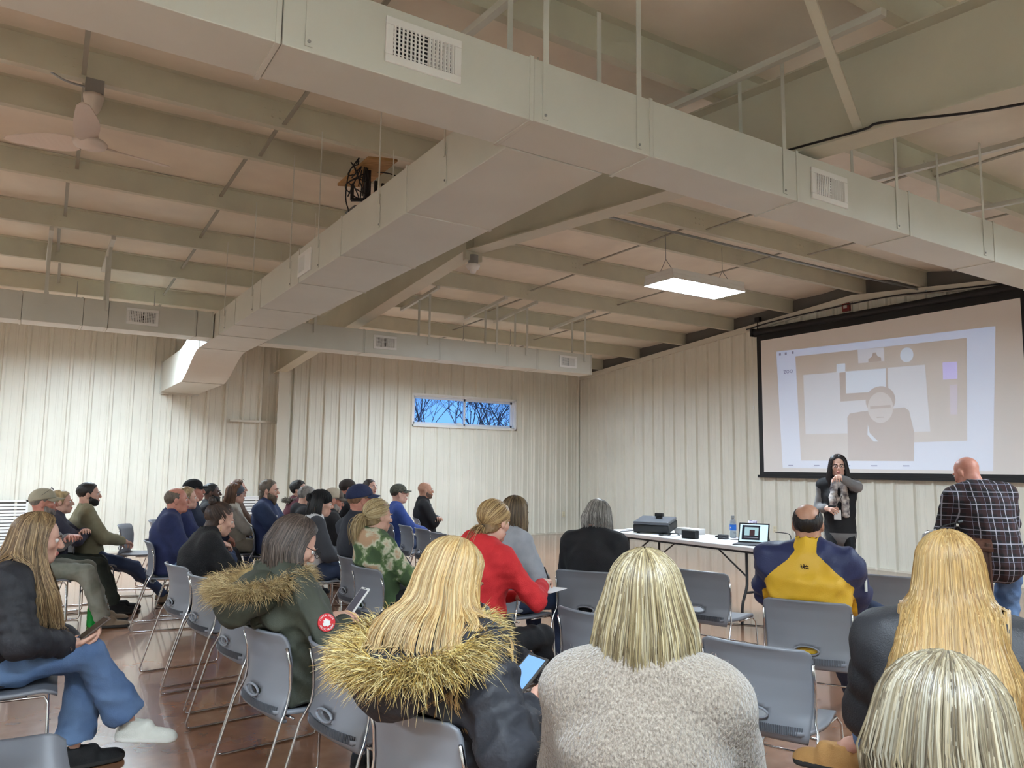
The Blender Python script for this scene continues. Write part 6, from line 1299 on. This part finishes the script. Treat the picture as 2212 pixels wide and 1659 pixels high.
p = sitter('person in blue sitting farthest back near the far wall', 4.16, 10.24, 1.285, 150, 'grey chair under the person in blue farthest back', sex='f', haircol=(52, 40, 34)); p.body(hands=(.55, .55)).top('blue_top', cloth('blue_top', (44, 70, 130)), bulk=.02).pants(DKJEANS, 'jeans').shoes(); p.short_hair((54, 42, 36), vol=.003)
p = sitter('person in a camouflage cap and blue sweater with legs crossed', 4.06, 9.02, 1.215, 104, 'grey chair under the person in the camouflage cap', skin='fair', haircol=(90, 74, 60), lean=(-10, -2), ankles=((-.10, .46, .09), (-.02, .78, .30)), kneepole=((-.1, .4, 1), (.1, .3, 1)), hpitch=4); p.body().top('blue_sweater', BLUESW, bulk=.022, wr=.006).pants(DKJEANS, 'jeans').shoes(M_boot); p.short_hair((86, 72, 60)).cap([CAMOCAP]); p.glasses((160, 90, 70))
p = sitter('person in a black jacket with grey chest stripe and name tag, arms folded', 4.74, 9.66, 1.245, 112, 'grey chair under the person in the striped black jacket', skin='tan', haircol=(96, 72, 60), lean=(-12, -4), ankles=((-.12, .60, .09), (.12, .62, .09)), wrists=((.10, .07, .76), (-.10, .10, .74)), elpole=((-1, .1, -.8), (1, .1, -.8)))
def qcol(c, tg, s): d = (c - s.chest) @ s.up; return ((np.abs(d + .005) < .028) & (tg != 1) & (((c - s.chest) @ s.fw) > 0)).astype(int)
p.body().top('striped_jacket', [BLACKJ, cloth('grey_stripe', (150, 150, 152))], bulk=.030, collar=.05, colfn=qcol).pants(BLKPANT).shoes(); p.beard((110, 84, 70), vol=.004); c = on_surface(p, p.chest + p.up * .09 + p.right * .07, p.fw, .02); patch(p, 'name_tag', c, p.fw, .06, .05, M_white)

# ------------------------------------------------------------------ standing: the presenter and the man in plaid
M_vest = cloth('black_quilted_vest', (24, 24, 27), (30, 30, 34), bump=.4, bscale=60); M_greyk = cloth('grey_knit', (120, 118, 118), (106, 104, 106))
p = Person('person', 'presenter in a black vest and patterned scarf standing and pointing forward', 7.37, 5.07, 236, sex='f', stand=True, zh=1.63, hip=(0, 0, .90), lean=(0, 1), h=.011, hpitch=0, hyaw=3, skin='fair', haircol=(26, 20, 20), wrists=((-.01, .43, 1.405), (.13, .16, 1.08)), elpole=((-1, .0, -.6), (.35, -1, -.4)), la=.27, ankles=((-.09, 0, .09), (.09, .03, .09)), hs=.98)
p.body(hands=(.9, .55), hdir=((.15, 1, .1), (-.6, .5, -.1)), hnorm=((0, .1, 1), (0, .8, .4))).top('vest_and_knit', [M_vest, M_greyk], bulk=.018, sleeve=.014, wr=.005, hem=-.10, collar=.045, colfn=lambda c, tg, s: ((tg == 1) | (c[:, 2] < .82)).astype(int)).pants(BLKPANT, r=(.064, .062, .060, .055)).shoes(M_blkshoe)
p.hair_cap((28, 22, 22), -.13, vol=.006); p.locks(1200, [(30, 23, 22), (50, 38, 35), (20, 15, 15)], .16, [(0, .086, .102, 0), (.08, .096, .106, 0), (.16, .104, .105, 0), (.28, .10, .10, .0)], seed=121, face=50, r=.003, k=10, wave=(.006, 30), endvar=.03); p.glasses((30, 20, 24))
M_scarf = mat('cloth_scarf', (216, 206, 198), .9, c2=(92, 84, 88), nscale=20, bump=.2)
f = Field()
ring = [p.neck + A3(.085 * math.sin(a), .075 * math.cos(a) + .015, .0 - .02 * math.cos(a)) for a in [2 * math.pi * k / 14 for k in range(15)]]
for a, b_ in zip(ring, ring[1:]): f.cone(a, b_, .026, .026, .02)
for e, L in ((-1, .36), (1, .30)): f.cone(p.neck + A3(e * .045, .10, -.03), p.neck + A3(e * .055, .135, -.20), .028, .032, .03, 1.3, A3(1, 0, 0)); f.cone(p.neck + A3(e * .055, .135, -.20), p.neck + A3(e * .06, .13, -L), .030, .032, .03, 1.3, A3(1, 0, 0))
V, Q, _ = f.mesh(.009); np_obj('scarf', wrinkle(V, Q, .006, 40, 7), Q, M_scarf, p.o)
b = MB(); c = p.neck + A3(.02, .165, -.36); b.box((c[0] - .035, c[1], c[2] - .05), (c[0] + .035, c[1] + .004, c[2] + .05)); b.build('name_badge', M_white, p.o); b = MB(); b.tube([c + A3(0, 0, .05), p.neck + A3(.03, .16, -.18), p.neck + A3(.06, .08, .0)], .003, 5); b.tube([c + A3(0, 0, .05), p.neck + A3(-.02, .16, -.18), p.neck + A3(-.06, .08, .0)], .003, 5); b.build('lanyard', M_black, p.o)
t = empty('clicker', world(p, (.07, .24, 1.10)), 0); tag(t, 'small black clicker in the right hand of the presenter', 'clicker'); b = MB(); b.box((-.012, -.04, -.01), (.012, .04, .01)); b.build('clicker_body', M_black, t, bevel=.003); b = MB(); b.box((-.005, .0, .01), (.005, .02, .013)); b.build('clicker_button', M_steel, t)
def plaid():
    m = bpy.data.materials.new('cloth_plaid'); m.use_nodes = True; nt = m.node_tree; bs = nt.nodes['Principled BSDF']; bs.inputs['Roughness'].default_value = .9; tc = nt.nodes.new('ShaderNodeTexCoord'); sp = nt.nodes.new('ShaderNodeSeparateXYZ'); nt.links.new(tc.outputs['Object'], sp.inputs[0])
    def line(axis, freq, ph, w):
        a = nt.nodes.new('ShaderNodeMath'); a.operation = 'MULTIPLY_ADD'; a.inputs[1].default_value = freq; a.inputs[2].default_value = ph; nt.links.new(sp.outputs[axis], a.inputs[0]); b_ = nt.nodes.new('ShaderNodeMath'); b_.operation = 'FRACT'; nt.links.new(a.outputs[0], b_.inputs[0]); c_ = nt.nodes.new('ShaderNodeMath'); c_.operation = 'LESS_THAN'; c_.inputs[1].default_value = w; nt.links.new(b_.outputs[0], c_.inputs[0]); return c_.outputs[0]
    def over(col_in, fac, col, k):
        s_ = nt.nodes.new('ShaderNodeMath'); s_.operation = 'MULTIPLY'; s_.inputs[1].default_value = k; nt.links.new(fac, s_.inputs[0]); mx = nt.nodes.new('ShaderNodeMix'); mx.data_type = 'RGBA'; nt.links.new(s_.outputs[0], mx.inputs[0]); mx.inputs[7].default_value = lin(col)
        if isinstance(col_in, tuple): mx.inputs[6].default_value = col_in
        else: nt.links.new(col_in, mx.inputs[6])
        return mx.outputs[2]
    c = over(lin((28, 24, 28)), line(0, 11, .1, .3), (62, 36, 36), .55); c = over(c, line(2, 11, .2, .3), (62, 36, 36), .45); c = over(c, line(0, 11, .45, .07), (176, 174, 184), .8); c = over(c, line(2, 11, .5, .07), (176, 174, 184), .75); c = over(c, line(0, 11, .8, .035), (130, 128, 146), .8); c = over(c, line(2, 11, .85, .035), (130, 128, 146), .8); nt.links.new(c, bs.inputs['Base Color']); return m
p = Person('person', 'person in a dark plaid shirt and jeans standing bent over the lectern', 6.14, 3.12, 44, sex='m', lod=1, stand=True, zh=1.55, ts=.94, hip=(0, -.04, .90), lean=(6, 24), side=-7, h=.011, hpitch=-22, hyaw=32, skin='red', haircol=(170, 150, 140), wrists=((-.10, .34, 1.00), (.10, .38, .98)), elpole=((-1, -.5, -1), (1, -.5, -1)), sw=.185, ankles=((-.14, 0, .09), (.14, -.02, .09)))
p.body().top('plaid_shirt', plaid(), bulk=.030, sleeve=.020, wr=.013, wsc=13, hem=-.10, collar=.035, belly=.02).pants(JEANS, 'jeans', r=(.10, .078, .074, .066)).shoes(M_boot)
b = MB()
for e in (-1, 1): c = p.hip + A3(e * .075, -.122, -.05); b.box((c[0] - .05, c[1] - .006, c[2] - .06), (c[0] + .05, c[1] + .01, c[2] + .05))
b.build('back_pockets', JEANS, p.o)
